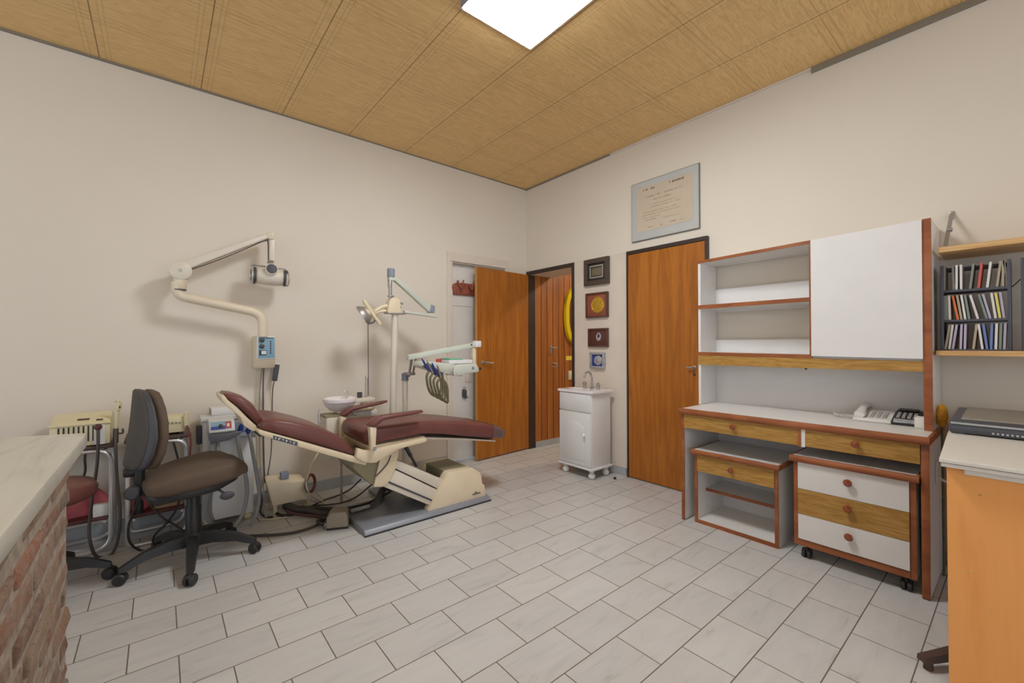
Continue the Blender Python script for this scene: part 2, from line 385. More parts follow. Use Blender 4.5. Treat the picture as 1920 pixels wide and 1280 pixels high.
# cornice strips
b = MB(); b.hexa([(-3.4,YW-.014,ZC-.024),(.6,YW-.014,ZC-.010),(.6,YW,ZC-.010),(-3.4,YW,ZC-.024),(-3.4,YW-.014,ZC),(.6,YW-.014,ZC),(.6,YW,ZC),(-3.4,YW,ZC)]); b.box(.6, XW, YW-.010, YW, ZC-.008, ZC); struct('trim_1', b, M['greystrip'], smooth=0)
ya, yb_ = WX(1145, 290, XW).y, WX(1522, 132, XW).y
b = MB(); b.box(XW-.012, XW, ya, YW, ZC-.014, ZC, .002); struct('trim_2', b, M['greystrip'], smooth=0)
b = MB(); b.box(XW-.014, XW, yb_, ya, ZC-.014, ZC, .002); struct('trim_3', b, M['trimcream'], smooth=0)
b = MB(); b.box(XW-.016, XW, -3.2, yb_, ZC-.036, ZC, .002); struct('trim_4', b, M['greystrip'], smooth=0)
# thin board facing the wall between the two doorways
b = MB(); b.box(XW-.012, XW, 2.292, OY0-.028, .066, 2.015, .003); struct('trim_5', b, M['trimcream'], smooth=0)
# architrave of the white doorway
b = MB()
for x0, x1 in ((DX0-.055, DX0), (DX1, DX1+.055)): b.box(x0, x1, YW-.016, YW+.002, 0, DTOP, .003)
b.box(DX0-.055, DX1+.055, YW-.016, YW+.002, DTOP, DTOP+.09, .003)
for x0, x1 in ((DX0+.001, DX0+.02), (DX1-.02, DX1-.001)): b.box(x0, x1, YW+.003, YW+.13, 0, DTOP-.021)
b.box(DX0+.001, DX1-.001, YW+.003, YW+.13, DTOP-.02, DTOP-.001)
struct('trim_6', b, M['trimcream'], smooth=0)
b = MB(); b.box(DX0+.02, DX1-.0, YW-.006, YW+.012, DTOP-.028, DTOP-.012); struct('trim_7', b, M['greystrip'], smooth=0)
# white door standing closed in that doorway
b = MB(); b.box(DX0+.022, DX1-.022, YW+.035, YW+.075, .012, DTOP-.03, .002)
b.box(DX0+.022, DX1-.022, YW+.028, YW+.036, 1.58, DTOP-.03, .002); b.box(DX0+.022, DX1-.022, YW+.026, YW+.036, .012, .09, .002)
d3 = struct('door_3', b, M['whitedoor'], smooth=0)
p = WY(878, 712, YW+.03)
b = MB(); b.box(p.x-.035, p.x+.03, YW+.02, YW+.036, p.z-.02, p.z+.10, .004); obj('lock_plate', b, M['trimcream'], d3)
# dark frame of the open doorway
b = MB()
b.box(XW-.022, XW+.079, OY1, OY1+.005, 0, OTOP); b.box(XW-.022, XW-.0005, OY1+.0051, OY1+.040, 0, OTOP, .002); b.box(XW-.022, XW+.079, OY0-.005, OY0, 0, OTOP); b.box(XW-.022, XW-.0005, OY0-.028, OY0-.0051, 0, OTOP, .002)
b.box(XW-.022, XW-.0005, OY0-.028, OY1+.040, OTOP+.0002, OTOP+.04, .002)
struct('trim_8', b, M['darkframe'], smooth=0)
# honey coloured door swung open against the left wall
A, B = Vector((3.232, 3.604, 0)), Vector((2.479, 3.549, 0)); dn = Vector((-(B-A).y, (B-A).x, 0)).normalized()
if dn.y < 0: dn = -dn
def leaf(z0, z1, q0, q1, t0, t1):
    P0, P1 = A.lerp(B, q0), A.lerp(B, q1); return [P0+dn*t0+Vector((0,0,z0)), P1+dn*t0+Vector((0,0,z0)), P1+dn*t1+Vector((0,0,z0)), P0+dn*t1+Vector((0,0,z0)),
            P0+dn*t0+Vector((0,0,z1)), P1+dn*t0+Vector((0,0,z1)), P1+dn*t1+Vector((0,0,z1)), P0+dn*t1+Vector((0,0,z1))]
b = MB(); b.hexa(leaf(.012, 1.975, 0, .995, 0, .036), .001, 1); d1 = struct('door_1', b, M['doorwood'], smooth=0)
b = MB(); b.hexa(leaf(.012, 1.975, .9955, 1.0, 0, .036)); obj('edge_band', b, M['dooredge'], d1)
h = A.lerp(B, .905)
b = MB(); z = 1.0
b.lathe([(.022,0),(.022,.006),(.010,.009),(.010,.045)], h+Vector((0,0,z)), -dn); e = h-dn*.045+Vector((0,0,z))
b.tube(bez([e, e+Vector((.03,-.004,.002)), e+Vector((.075,0,-.008)), e+Vector((.11,.004,-.004))]), .008, 10); obj('lever_handle', b, M['steel'], d1)
h2 = A.lerp(B, .945)
b = MB(); b.lathe([(.013,0),(.013,.004),(.005,.005)], h2+Vector((0,0,.94)), -dn); obj('keyhole', b, M['blackplastic'], d1)
# closed honey door behind the shelving
b = MB(); b.box(XW-.028, XW, 1.566, 2.262, .008, 1.978, .002); d2 = struct('door_2', b, M['doorwood'], smooth=0)
b = MB(); b.lathe([(.015,0),(.015,.005),(.008,.008),(.008,.03)], (XW-.028, 1.655, 1.0), (-1,0,0)); b.tube([(XW-.058,1.655,1.0),(XW-.06,1.70,1.0)], .007); obj('lever_handle', b, M['steel'], d2)
b = MB(); b.lathe([(.009,0),(.009,.004)], (XW-.028, 1.655, .945), (-1,0,0)); obj('keyhole', b, M['blackplastic'], d2)
b = MB(); b.box(XW-.034, XW, 1.545, 1.5655, 0, 1.98, .002); b.box(XW-.034, XW, 2.2625, 2.278, 0, 1.98, .002); b.box(XW-.034, XW, 1.545, 2.278, 1.98, 2.012, .002)
struct('trim_9', b, M['darkframe'], smooth=0)
# hall wall fittings
p = WY(1033, 655, OY1); q = WY(1037, 685, OY1)
b = MB(); b.box(p.x-.014, p.x+.014, OY1-.006, OY1, p.z-.05, p.z+.05, .003); b.tube(bez([(p.x,OY1-.005,p.z+.02),(p.x,OY1-.045,p.z+.02),(p.x+.07,OY1-.05,p.z+.015)]), .007)
b.tube(bez([(q.x-.01,OY1-.004,q.z+.03),(q.x+.02,OY1-.04,q.z+.02),(q.x+.03,OY1-.04,q.z-.01),(q.x-.015,OY1-.006,q.z-.012)]), .006); obj('pull_handle', b, M['steel'], wh)
p = WY(1071, 703, OY1)
sw = thing('light_switch', 'ivory wall switch plate on the hall boards beside the doorway', 'light switch', (p.x, OY1, p.z))
b = MB(); b.box(p.x-.055, p.x+.055, OY1-.01, OY1, p.z-.055, p.z+.055, .003); obj('plate', b, M['switchplate'], sw)
b = MB(); b.box(p.x-.02, p.x+.02, OY1-.016, OY1-.008, p.z-.03, p.z+.03, .002); obj('rocker', b, M['ivory'], sw)
p = WY(1070, 671, OY1)
b = MB(); b.box(p.x-.085, p.x+.085, OY1-.004, OY1, p.z-.026, p.z+.026); solo('sticker', b, M['yelsticker'], 'small yellow rectangular sticker on the hall boards above the switch', 'sticker')
cx, cz = 4.06, 1.545
om = thing('oval_mirror', 'oval wall mirror with glossy yellow rim hanging in the hall', 'mirror', (cx, OY1, cz))
def oval(rx, rz, n=48, pw=2.6): return [(cx+math.copysign(abs(math.cos(2*PI*k/n))**(2/pw), math.cos(2*PI*k/n))*rx, cz+math.copysign(abs(math.sin(2*PI*k/n))**(2/pw), math.sin(2*PI*k/n))*rz) for k in range(n)]
b = MB(); o, i = oval(.255, .365), oval(.185, .295)
b.loft([[(x,OY1-.002,z) for x,z in o], [(x,OY1-.035,z) for x,z in oval(.248,.358)], [(x,OY1-.035,z) for x,z in oval(.192,.302)], [(x,OY1-.002,z) for x,z in i]], closed=True); obj('rim', b, M['yellow'], om)
b = MB(); b.prism(i, 'y', OY1-.014, OY1-.002); obj('mirror_face', b, M['ovalbrown'], om)  # reflection of the brown hall wall painted into the face colour

# ------------------------------------------------------------------ ceiling light
zl = 2.936; c0, c1 = FL(993, 89, zl), FL(871, 12, zl)
LX0, LX1, LY1 = c1.x, c0.x, (c0.y+c1.y)/2; LY0 = LY1-.64
cl = thing('ceiling_light', 'glowing white rectangular ceiling light among the wood panels', 'ceiling light', ((LX0+LX1)/2, (LY0+LY1)/2, ZC))
b = MB(); t = .012
b.box(LX0-t, LX0, LY0-t, LY1+t, zl-.006, ZC); b.box(LX1, LX1+t, LY0-t, LY1+t, zl-.006, ZC); b.box(LX0, LX1, LY0-t, LY0, zl-.006, ZC); b.box(LX0, LX1, LY1, LY1+t, zl-.006, ZC)
obj('frame', b, flat('light_frame','#8a8590',.4), cl, 0)
b = MB(); b.box(LX0, LX1, LY0, LY1, zl-.014, zl+.01); obj('diffuser', b, emit('lamp_diffuser', (.955, 1.0, 1.04, 1), LAMP), cl, 0)
# ================================================================== RIGHT WALL: diploma, plaques, washstand
pl = XW-.003
y0, y1, z0, z1 = 1.612, 2.231, 2.086, 2.597
dp = thing('framed_diploma', 'grey-mounted parchment diploma hung above the closed wooden door', 'diploma', (XW, (y0+y1)/2, z0))
b = MB(); b.box(XW-.016, pl, y0, y1, z0, z1, .001); obj('frame', b, M['glassframe'], dp, 0)
b = MB(); b.box(XW-.0185, XW-.015, y0+.005, y1-.005, z0+.005, z1-.005); obj('mount', b, M['passepartout'], dp, 0)
b = MB(); b.box(XW-.020, XW-.018, y0+.052, y1-.06, z0+.075, z1-.055); obj('parchment', b, M['parchment'], dp, 0)
def strokes(mb, ya, yb, z, h, n, thick=.5):
    """letter-like pen strokes running from ya (left) to yb (right) along the wall"""
    L = abs(yb-ya); w = L/n
    for k in range(n):
        if random.random() < .12: continue
        yy = ya-(k+.5)*w; hh = h*random.uniform(.55, 1.0)
        mb.box(XW-.0208, XW-.0199, yy-w*.28, yy+w*.28, z-hh*.5, z-hh*.5+hh*thick)
        if random.random() < .6: mb.box(XW-.0208, XW-.0199, yy-w*.34, yy-w*.34+w*.22, z-hh*.5, z+hh*.6)
W, HH = (y1-y0), (z1-z0)
def dl(mb, a, c, t, h, n, th=.5): strokes(mb, y1-W*a, y1-W*c, z1-HH*t, h, n, th)
b = MB(); dl(b, .19, .40, .16, .020, 10, .8); dl(b, .59, .80, .155, .020, 10, .8); obj('heading', b, M['ink'], dp, 0)
b = MB()
dl(b, .23, .46, .285, .017, 16); dl(b, .52, .77, .285, .015, 18); dl(b, .35, .62, .355, .016, 14)
dl(b, .32, .68, .43, .009, 30); dl(b, .30, .76, .475, .008, 34); dl(b, .18, .70, .545, .008, 36); dl(b, .18, .76, .59, .008, 40); dl(b, .19, .44, .64, .008, 18); dl(b, .50, .76, .70, .007, 18)
dl(b, .21, .40, .68, .010, 16); dl(b, .27, .36, .80, .014, 6); dl(b, .46, .50, .80, .02, 2); dl(b, .60, .70, .79, .016, 7); dl(b, .74, .84, .79, .016, 7)
obj('text_lines', b, M['inkpale'], dp, 0)
def plaque(name, label, uvs, depth, parts):
    """uvs: left-top and right-bottom pixel; parts: list of (part name, material, inset, front) or a disc"""
    a, c = WX(*uvs[0], XW-.012), WX(*uvs[1], XW-.012); ya, yb, zt, zb = a.y, c.y, a.z, c.z
    t = thing(name, label, 'plaque', (XW-.012, (ya+yb)/2, zb), 'award plaques hung in a column beside the washstand')
    X = XW-.0125
    for kind, pn, m, i0, i1, x0, x1 in parts:
        b = MB()
        if kind == 'ring':
            for q in ((yb+i0, ya-i0, zb+i0, zb+i1), (yb+i0, ya-i0, zt-i1, zt-i0), (yb+i0, yb+i1, zb+i1, zt-i1), (ya-i1, ya-i0, zb+i1, zt-i1)): b.box(X-x1, X-x0, *q, .002)
        elif kind == 'slab': b.box(X-x1, X-x0, yb+i0, ya-i0, zb+i0, zt-i0, .001)
        elif kind == 'disc':
            r = min(ya-yb, zt-zb)*i0; cyy = (ya+yb)/2-(ya-yb)*i1; b.lathe([(r,0),(r,.006),(r*.9,.009),(r*.86,.006),(r*.5,.008),(r*.2,.013),(.002,.014)], (X-x0, cyy, (zt+zb)/2), (-1,0,0), 32)
        obj(pn, b, M[m], t)
    return t, (ya, yb, zt, zb, X)
plaque('framed_plaque', 'dark framed plaque with olive centre, topmost beside the doorway', ((1098,489),(1144,531)), .03,
  [('slab','back_board','blackplastic',.006,0,0,.012), ('ring','frame','darkwoodframe',0,.045,0,.03), ('ring','inner_frame','steel',.065,.082,.012,.022), ('slab','relief_plate','bronze',.09,0,.012,.016)])
plaque('framed_plaque', 'russet velvet plaque with a round gold relief, second from top', ((1101,551),(1142,594)), .03,
  [('slab','velvet_back','rust',.006,0,0,.016), ('ring','frame','walnut',0,.014,0,.03), ('disc','gold_disc','gold',.33,.05,.016,0)])
t3, (ya, yb, zt, zb, X) = plaque('framed_plaque', 'dark brown plaque with a tiny pale curled emblem, third from top', ((1105,616),(1142,650)), .03,
  [('slab','dark_back','maroondark',.006,0,0,.014), ('ring','frame','walnut',0,.016,0,.026)])
b = MB(); cy, cz = (ya+yb)/2-.01, (zt+zb)/2
b.tube([(X-.017, cy+.022*math.cos(a), cz+.006+.034*math.sin(a)) for a in [2*PI*k/20 for k in range(20)]], .007, 8, True); b.ball((X-.017,cy-.004,cz-.012), .006, .012, .014, 12, 8); b.ball((X-.016,cy+.016,cz+.03), .005, .010, .008, 12, 8); obj('emblem', b, M['silver'], t3)
plaque('framed_plaque', 'small silver framed plaque with blue velvet and round medal, lowest', ((1109,660),(1136,691)), .03,
  [('slab','velvet_back','blueplaque',.006,0,0,.014), ('ring','frame','silver',0,.022,0,.03), ('disc','medal','silver',.30,.05,.014,0)])

# ------------------------------------------------------------------ washstand
vx0, vx1, vy0, vy1, vt = 2.905, 3.165, 2.418, 2.798, .772
ws = thing('washstand', 'small white wash cabinet on bun feet beside the closed wooden door', 'washstand', ((vx0+vx1)/2, (vy0+vy1)/2, 0))
b = MB(); b.box(vx0, vx1, vy0, vy1, .095, vt-.022, .003); obj('body', b, M['whiteplastic'], ws)
b = MB(); b.box(vx0-.022, vx1+.01, vy0-.018, vy1+.012, .078, .098, .006); obj('plinth', b, M['whiteplastic'], ws)
b = MB(); b.box(vx0-.012, vx0+.002, vy0+.006, vy1-.002, .585, vt-.03, .004); obj('false_drawer', b, M['whiteplastic'], ws)
b = MB(); b.box(vx0-.014, vx0+.002, vy0+.006, vy1-.002, .104, .572, .004)
yA, yB = vy0+.075, vy1-.06
def arch(i): return [(yA+i,.15+i),(yB-i,.15+i)]+[(yB-i-(yB-yA-2*i)*k/10, .445-i*.6+.055*math.sin(PI*k/10)) for k in range(11)]
b.prism(arch(0), 'x', vx0-.019, vx0-.012, .004); dr = obj('door', b, M['whiteplastic'], ws)
b = MB(); b.lathe([(.006,0),(.006,.012),(.014,.018),(.015,.026),(.009,.033),(.002,.034)], (vx0-.014, vy0+.062, .385), (-1,0,0)); obj('knob', b, M['porcelain'], dr)
# basin top with a sunk oval bowl
b = MB(); tx0, tx1, ty0, ty1 = vx0-.02, vx1+.015, vy0-.02, vy1+.012; cxb, cyb = (tx0+tx1)/2-.02, (ty0+ty1)/2; n = 48
def sq(k, ex):
    t = 2*PI*k/n; c, s = math.cos(t), math.sin(t); q = max(abs(c), abs(s)); return (cxb+.02+c/q*((tx1-tx0)/2-ex), cyb+s/q*((ty1-ty0)/2-ex))
def el(k, s): t = 2*PI*k/n; return (cxb+math.cos(t)*.095*s, cyb+math.sin(t)*.15*s)
R = [[(*sq(k,0), vt-.022) for k in range(n)], [(*sq(k,0), vt-.004) for k in range(n)], [(*sq(k,.005), vt) for k in range(n)], [(*el(k,1.1), vt-.002) for k in range(n)], [(*el(k,1.0), vt-.008) for k in range(n)], [(*el(k,.7), vt-.014) for k in range(n)], [(*el(k,.2), vt-.018) for k in range(n)]]
b.loft(R); obj('basin_top', b, M['porcelain'], ws)
for fx, fy in ((vx0+.022, vy0+.022), (vx0+.022, vy1-.05), (vx1-.045, vy0+.022), (vx1-.045, vy1-.05)):
    b = MB(); b.lathe([(.012,0),(.024,.006),(.031,.022),(.029,.04),(.018,.052),(.014,.058),(.024,.064),(.024,.08)], (fx, fy, 0)); obj('foot', b, M['whiteplastic'], ws)
fx, fy = vx1-.045, cyb-.01
b = MB(); b.lathe([(.022,0),(.022,.006),(.012,.014),(.010,.03)], (fx, fy, vt)); P = [(fx,fy,vt+.02),(fx,fy,vt+.10)]+[(fx-.045+.045*math.cos(a), fy+.01, vt+.115+.04*math.sin(a)) for a in (.2,.8,1.57,2.3,2.9)]+[(fx-.093,fy+.012,vt+.098)]
b.tube(bez(P, 5), .009, 10); obj('faucet', b, M['steel'], ws)
for dy in (.085, -.075):
    b = MB(); b.lathe([(.017,0),(.017,.008),(.012,.014),(.016,.024),(.017,.048),(.010,.056),(.002,.058)], (fx-.004, fy+dy, vt)); obj('tap_handle', b, M['steel'], ws)

p = FL(1153, 898)
b = MB(); b.lathe([(.011,0),(.012,.012),(.010,.018),(.001,.019)], (p.x,p.y,0), (0,0,1), 14); solo('door_stop', b, M['blackplastic'], 'tiny black rubber door stop on the floor right of the washstand', 'door stop')

# ================================================================== DESK
dx0, dx1, dyl, dyr, dt = 2.702, 3.24, 1.497, .285, .75
dk = thing('desk', 'white desk with red-brown edging and two wood drawers', 'desk', ((dx0+dx1)/2, (dyl+dyr)/2, 0))
b = MB(); b.box(dx0+.02, dx1, dyr+.008, dyl-.008, dt-.032, dt-.0006); dtop = obj('desktop', b, M['whitelam'], dk, 0)
b = MB(); pr = [(dx0+.024,dt-.036),(dx0+.006,dt-.036),(dx0,dt-.028),(dx0-.001,dt-.014),(dx0+.004,dt-.003),(dx0+.012,dt),(dx0+.024,dt)]
b.prism(pr, 'y', dyr-.002, dyl+.002)
b.box(dx0+.02, dx1, dyr-.004, dyr+.010, dt-.036, dt, .004); b.box(dx0+.02, dx1, dyl-.010, dyl+.003, dt-.036, dt, .003); obj('edging', b, M['redwood'], dtop)
for nm, ya, yb in (('left', dyl-.024, dyl-.004), ('right', dyr+.002, dyr+.03)):
    b = MB(); b.box(dx0+.03, dx1, ya, yb, 0.004, dt-.036); sp_ = obj('side_panel', b, M['whitelam'], dk, 0)
    b = MB(); b.box(dx0+.022, dx0+.031, ya-.0005, yb+.0005, .004, dt-.036, .002); obj('front_edge', b, M['redwood'], sp_)
    b = MB(); b.box(dx0+.024, dx0+.06, ya+.002, yb-.002, 0, .006); b.box(dx1-.06, dx1-.02, ya+.002, yb-.002, 0, .006); obj('glide', b, M['blackplastic'], sp_)
b = MB(); b.box(dx1-.012, dx1, dyr+.03, dyl-.024, .34, dt-.036); obj('back_panel', b, M['whitelam'], dk, 0)
zb = WX(1280.4, 801, dx0+.02).z
ydv = WX(1499, 820, dx0+.02).y
def knob_at(x, y, z, parent, r=.017):
    b = MB(); b.lathe([(r*.45,0),(r*.45,.010),(r*.95,.017),(r*1.02,.023),(r*.8,.029),(r*.3,.031),(.001,.031)], (x, y, z), (-1,0,0), 20); return obj('knob', b, M['knob'], parent)
b = MB(); b.box(dx0+.018, dx0+.036, ydv+.005, dyl-.026, zb, dt-.037, .001); dr = obj('drawer', b, M['oak'], dk, 0); p = WX(1376, 800, dx0+.018); knob_at(dx0+.018, p.y, p.z, dr)
b = MB(); b.box(dx0+.018, dx0+.036, dyr+.032, ydv-.028, zb, dt-.037, .001); dr = obj('drawer', b, M['oak'], dk, 0); p = WX(1605, 832, dx0+.018); knob_at(dx0+.018, p.y, p.z, dr)
b = MB(); b.box(dx0+.014, dx1-.03, ydv-.028, ydv-.010, zb-.004, dt-.036); dv = obj('divider', b, M['whitelam'], dk, 0)
b = MB(); b.box(dx0+.012, dx0+.03, ydv-.010, ydv+.006, zb-.004, dt-.036); obj('front_edge', b, M['redwood'], dv, 0)
p = WX(1757, 900, 2.93)
b = MB(); yh = dyr+.002; b.box(p.x-.02, p.x+.02, yh-.008, yh, .50, .61, .004); b.tube(bez([(p.x,yh-.006,.53),(p.x,yh-.035,.515),(p.x,yh-.055,.525),(p.x,yh-.06,.555)]), .006); obj('hook', b, M['whiteplastic'], dk)

# ================================================================== HUTCH on the desk
hl, hr = Vector((2.992, 1.507, 0)), Vector((2.925, .294, 0))
def hx(y): return hl.x+(hr.x-hl.x)*(hl.y-y)/(hl.y-hr.y)
hz0 = dt
ztl, ztr = WX(1306, 490, hl.x).z, WX(1731, 411, hr.x).z
def zt(y): return ztl+(ztr-ztl)*(hl.y-y)/(hl.y-hr.y)
hu = thing('hutch', 'white hutch shelving with one sliding door standing on the desk', 'shelving', ((hl.x+XW)/2, .9, hz0))
def slab(mb, ya, yb, fz0, fz1, d0=0, d1=None, off0=0, bev=0):
    """board between y=ya (left) and yb (right); front follows the skewed front line, back at the wall"""
    xa0, xb0 = hx(ya)+d0, hx(yb)+d0; xa1 = 3.242 if d1 is None else hx(ya)+d1; xb1 = 3.242 if d1 is None else hx(yb)+d1
    mb.hexa([(xb0,yb,fz0(yb)),(xb1,yb,fz0(yb)),(xa1,ya,fz0(ya)),(xa0,ya,fz0(ya)),(xb0,yb,fz1(yb)),(xb1,yb,fz1(yb)),(xa1,ya,fz1(ya)),(xa0,ya,fz1(ya))], bev)
K = lambda v: (lambda y: v)
b = MB(); slab(b, hl.y, hl.y-.018, K(hz0), lambda y: zt(y)-.016, .004); obj('side_panel', b, M['whitelam'], hu, 0)
b = MB(); slab(b, hr.y+.03, hr.y, K(hz0), zt, .008); s2 = obj('side_panel', b, M['whitelam'], hu, 0)
b = MB(); slab(b, hr.y+.031, hr.y-.001, K(hz0), lambda y: zt(y)+.001, -.004, .009); obj('front_edge', b, M['redwood'], s2, 0)
b = MB(); slab(b, hl.y, hr.y+.031, lambda y: zt(y)-.017, zt, .006); tp = obj('top_board', b, M['whitelam'], hu, 0)
ydoor = WX(1520, 560, hx(.9)).y
b = MB(); slab(b, hl.y+.001, ydoor-.004, lambda y: zt(y)-.018, lambda y: zt(y)+.001, -.002, .007); obj('front_edge', b, M['redwood'], tp, 0)
zm = [WX(1309, v, hl.x).z for v in (572.5, 579.5)]; zm2 = [WX(1518, v, hx(ydoor)).z for v in (557, 564.5)]
fm = lambda i: (lambda y: zm[i]+(zm2[i]-zm[i])*(hl.y-y)/(hl.y-ydoor))
b = MB(); slab(b, hl.y-.018, ydoor, fm(1), fm(0), .012); ms = obj('shelf', b, M['whitelam'], hu, 0)
b = MB(); slab(b, hl.y-.002, ydoor, fm(1), fm(0), -.002, .013); obj('front_edge', b, M['redwood'], ms, 0)
zs = [(WX(1309, a, hl.x).z, WX(1734, c, hr.x).z) for a, c in ((659.5, 670), (665.5, 677), (683.5, 697))]
fs = lambda i: (lambda y: zs[i][0]+(zs[i][1]-zs[i][0])*(hl.y-y)/(hl.y-hr.y))
b = MB(); slab(b, hl.y-.018, hr.y+.03, fs(1), fs(0), .012); bs = obj('shelf', b, M['whitelam'], hu, 0)
b = MB(); slab(b, hl.y-.002, ydoor-.004, fs(1), fs(0), -.002, .013); obj('front_edge', b, M['redwood'], bs, 0)
b = MB(); slab(b, hl.y-.003, hr.y+.031, fs(2), fs(1), 0, .016); obj('rail', b, M['oak'], hu, 0)
b = MB(); slab(b, ydoor+.004, ydoor-.012, fs(0), lambda y: zt(y)-.016, .006); dv = obj('divider', b, M['whitelam'], hu, 0)
b = MB(); slab(b, ydoor+.005, ydoor-.006, fs(1), lambda y: zt(y)-.001, -.004, .007); obj('front_edge', b, M['redwood'], dv, 0)
b = MB(); slab(b, ydoor-.006, hr.y+.0315, lambda y: fs(0)(y)-.008, lambda y: zt(y)-.002, -.014, .004, 0, .001); obj('sliding_door', b, M['whitelam'], hu, 0)
for za, zc_ in ((1.66, 1.73), ):
    pass
def rail(v0, v1):
    za, zb = WX(1345, v0, 3.235).z, WX(1345, v1, 3.235).z
    b = MB(); b.box(3.226, 3.242, ydoor-.01, hl.y-.019, min(za,zb), max(za,zb)); obj('back_rail', b, M['whitelam'], hu, 0)
rail(488, 500); rail(543, 572); rail(578, 586); rail(637, 664)
b = MB(); b.box(3.234, 3.242, hr.y+.03, hl.y-.019, hz0, fs(2)(.9)+.04); obj('back_panel', b, M['whitelam'], hu, 0)
b = MB(); b.lathe([(.006,0),(.006,.008),(.003,.01)], (hx(.95)+.02, WX(1511,689,2.98).y, fs(2)(.9)), (0,0,-1)); obj('catch', b, M['blackplastic'], hu)

# ================================================================== LOW OPEN CABINET under the desk
cx0, cx1, cyl_, cyr = 2.75, 3.14, 1.415, .918
lc = thing('open_cabinet', 'low white open cabinet with one wood drawer, pushed under the desk left', 'cabinet', ((cx0+cx1)/2, (cyl_+cyr)/2, 0))
ct = .458
b = MB(); b.box(cx0+.008, cx1, cyl_-.018, cyl_, 0, ct); b.box(cx0+.008, cx1, cyr, cyr+.018, 0, ct); b.box(cx0+.008, cx1, cyr+.018, cyl_-.018, 0.002, .022); b.box(cx1-.01, cx1, cyr+.018, cyl_-.018, .02, ct)
cb = obj('carcass', b, M['whitelam'], lc, 0)
b = MB(); b.box(cx0, cx0+.009, cyl_-.0185, cyl_+.0005, 0, ct); b.box(cx0, cx0+.009, cyr-.0005, cyr+.0185, 0, ct); b.box(cx0, cx0+.009, cyr+.018, cyl_-.018, 0, .0225); obj('front_edge', b, M['redwood'], cb, 0)
b = MB(); b.box(cx0-.012, cx1+.01, cyr-.008, cyl_+.010, ct, ct+.024); lt = obj('top_board', b, M['whitelam'], lc, 0)
b = MB(); pr = [(cx0-.008,ct-.004),(cx0-.022,ct-.004),(cx0-.027,ct+.004),(cx0-.027,ct+.016),(cx0-.022,ct+.024),(cx0-.010,ct+.0255),(cx0-.008,ct+.0255)]
b.prism(pr, 'y', cyr-.014, cyl_+.014); b.box(cx0-.01, cx1+.01, cyr-.014, cyr-.002, ct-.004, ct+.0255, .003); b.box(cx0-.01, cx1+.01, cyl_+.004, cyl_+.014, ct-.004, ct+.0255, .003); obj('edging', b, M['redwood'], lt)
zq = WX(1307, 882, cx0).z
b = MB(); b.box(cx0-.004, cx0+.014, cyr+.019, cyl_-.019, zq, ct-.002, .001); dr = obj('drawer', b, M['oak'], lc, 0); p = WX(1373, 881, cx0); knob_at(cx0-.004, p.y, p.z, dr)
zi = WX(1325, 915, cx0+.12).z
b = MB(); b.box(cx0+.125, cx1-.01, cyr+.018, cyl_-.018, zi-.016, zi); sh = obj('shelf', b, M['whitelam'], lc, 0)
b = MB(); b.box(cx0+.118, cx0+.126, cyr+.018, cyl_-.018, zi-.017, zi+.001); obj('front_edge', b, M['redwood'], sh, 0)

# ================================================================== DRAWER CABINET on castors
qx0, qx1, qyl, qyr = 2.73, 3.14, .832, .333
qb, qt = .072, .538
qc = thing('drawer_cabinet', 'three drawer cabinet on castors with a white, wood and white front', 'cabinet', ((qx0+qx1)/2, (qyl+qyr)/2, 0))
b = MB(); b.box(qx0+.012, qx1, qyr, qyl, qb+.002, qt); bd = obj('carcass', b, M['whitelam'], qc, 0)
b = MB(); b.box(qx0+.001, qx0+.013, qyl-.02, qyl+.0005, qb, qt); b.box(qx0+.001, qx0+.013, qyr-.0005, qyr+.022, qb, qt); b.box(qx0+.001, qx0+.013, qyr+.02, qyl-.02, qb, qb+.032); obj('front_edge', b, M['redwood'], bd, 0)
b = MB(); b.box(qx0-.01, qx1+.005, qyr-.006, qyl+.010, qt, qt+.026); lt = obj('top_board', b, M['whitelam'], qc, 0)
b = MB(); pr = [(qx0-.006,qt-.006),(qx0-.020,qt-.006),(qx0-.026,qt+.003),(qx0-.026,qt+.016),(qx0-.020,qt+.026),(qx0-.008,qt+.0275),(qx0-.006,qt+.0275)]
b.prism(pr, 'y', qyr-.013, qyl+.015); b.box(qx0-.01, qx1+.005, qyr-.013, qyr-.001, qt-.006, qt+.0275, .003); b.box(qx0-.01, qx1+.005, qyl+.004, qyl+.015, qt-.006, qt+.0275, .003); obj('edging', b, M['redwood'], lt)
zz = [qt-.004]+[WX(1498, v, qx0).z for v in (914.5, 961.5, 1008)]
for k, (mt, lab, ku) in enumerate((('whitelam','white drawer front',(1591,904)), ('oak','oak veneered drawer front',(1591,952)), ('whitelam','white drawer front',(1593,1005)))):
    b = MB(); b.box(qx0-.006, qx0+.012, qyr+.023, qyl-.021, zz[k+1]+.001, zz[k]-.001, .001); d = obj('drawer', b, M[mt], qc, 0, label=lab); p = WX(*ku, qx0-.006); knob_at(qx0-.006, p.y, p.z, d, .019)
for (x, y) in ((qx0+.05, qyl-.05), (qx0+.05, qyr+.04), (qx1-.06, qyl-.05), (qx1-.06, qyr+.04)):
    b = MB(); b.lathe([(.022,-.009),(.025,-.007),(.025,.007),(.022,.009)], (x-.012, y+.012, .025), (0,1,.0), 18); b.lathe([(.022,-.009),(.025,-.007),(.025,.007),(.022,.009)], (x-.012, y-.012, .025), (0,1,0), 18)
    b.box(x-.024, x+.006, y-.006, y+.006, .022, .058, .003); b.cyl((x,y,.045), (x,y,qb+.002), .008); obj('castor', b, M['blackplastic'], qc)

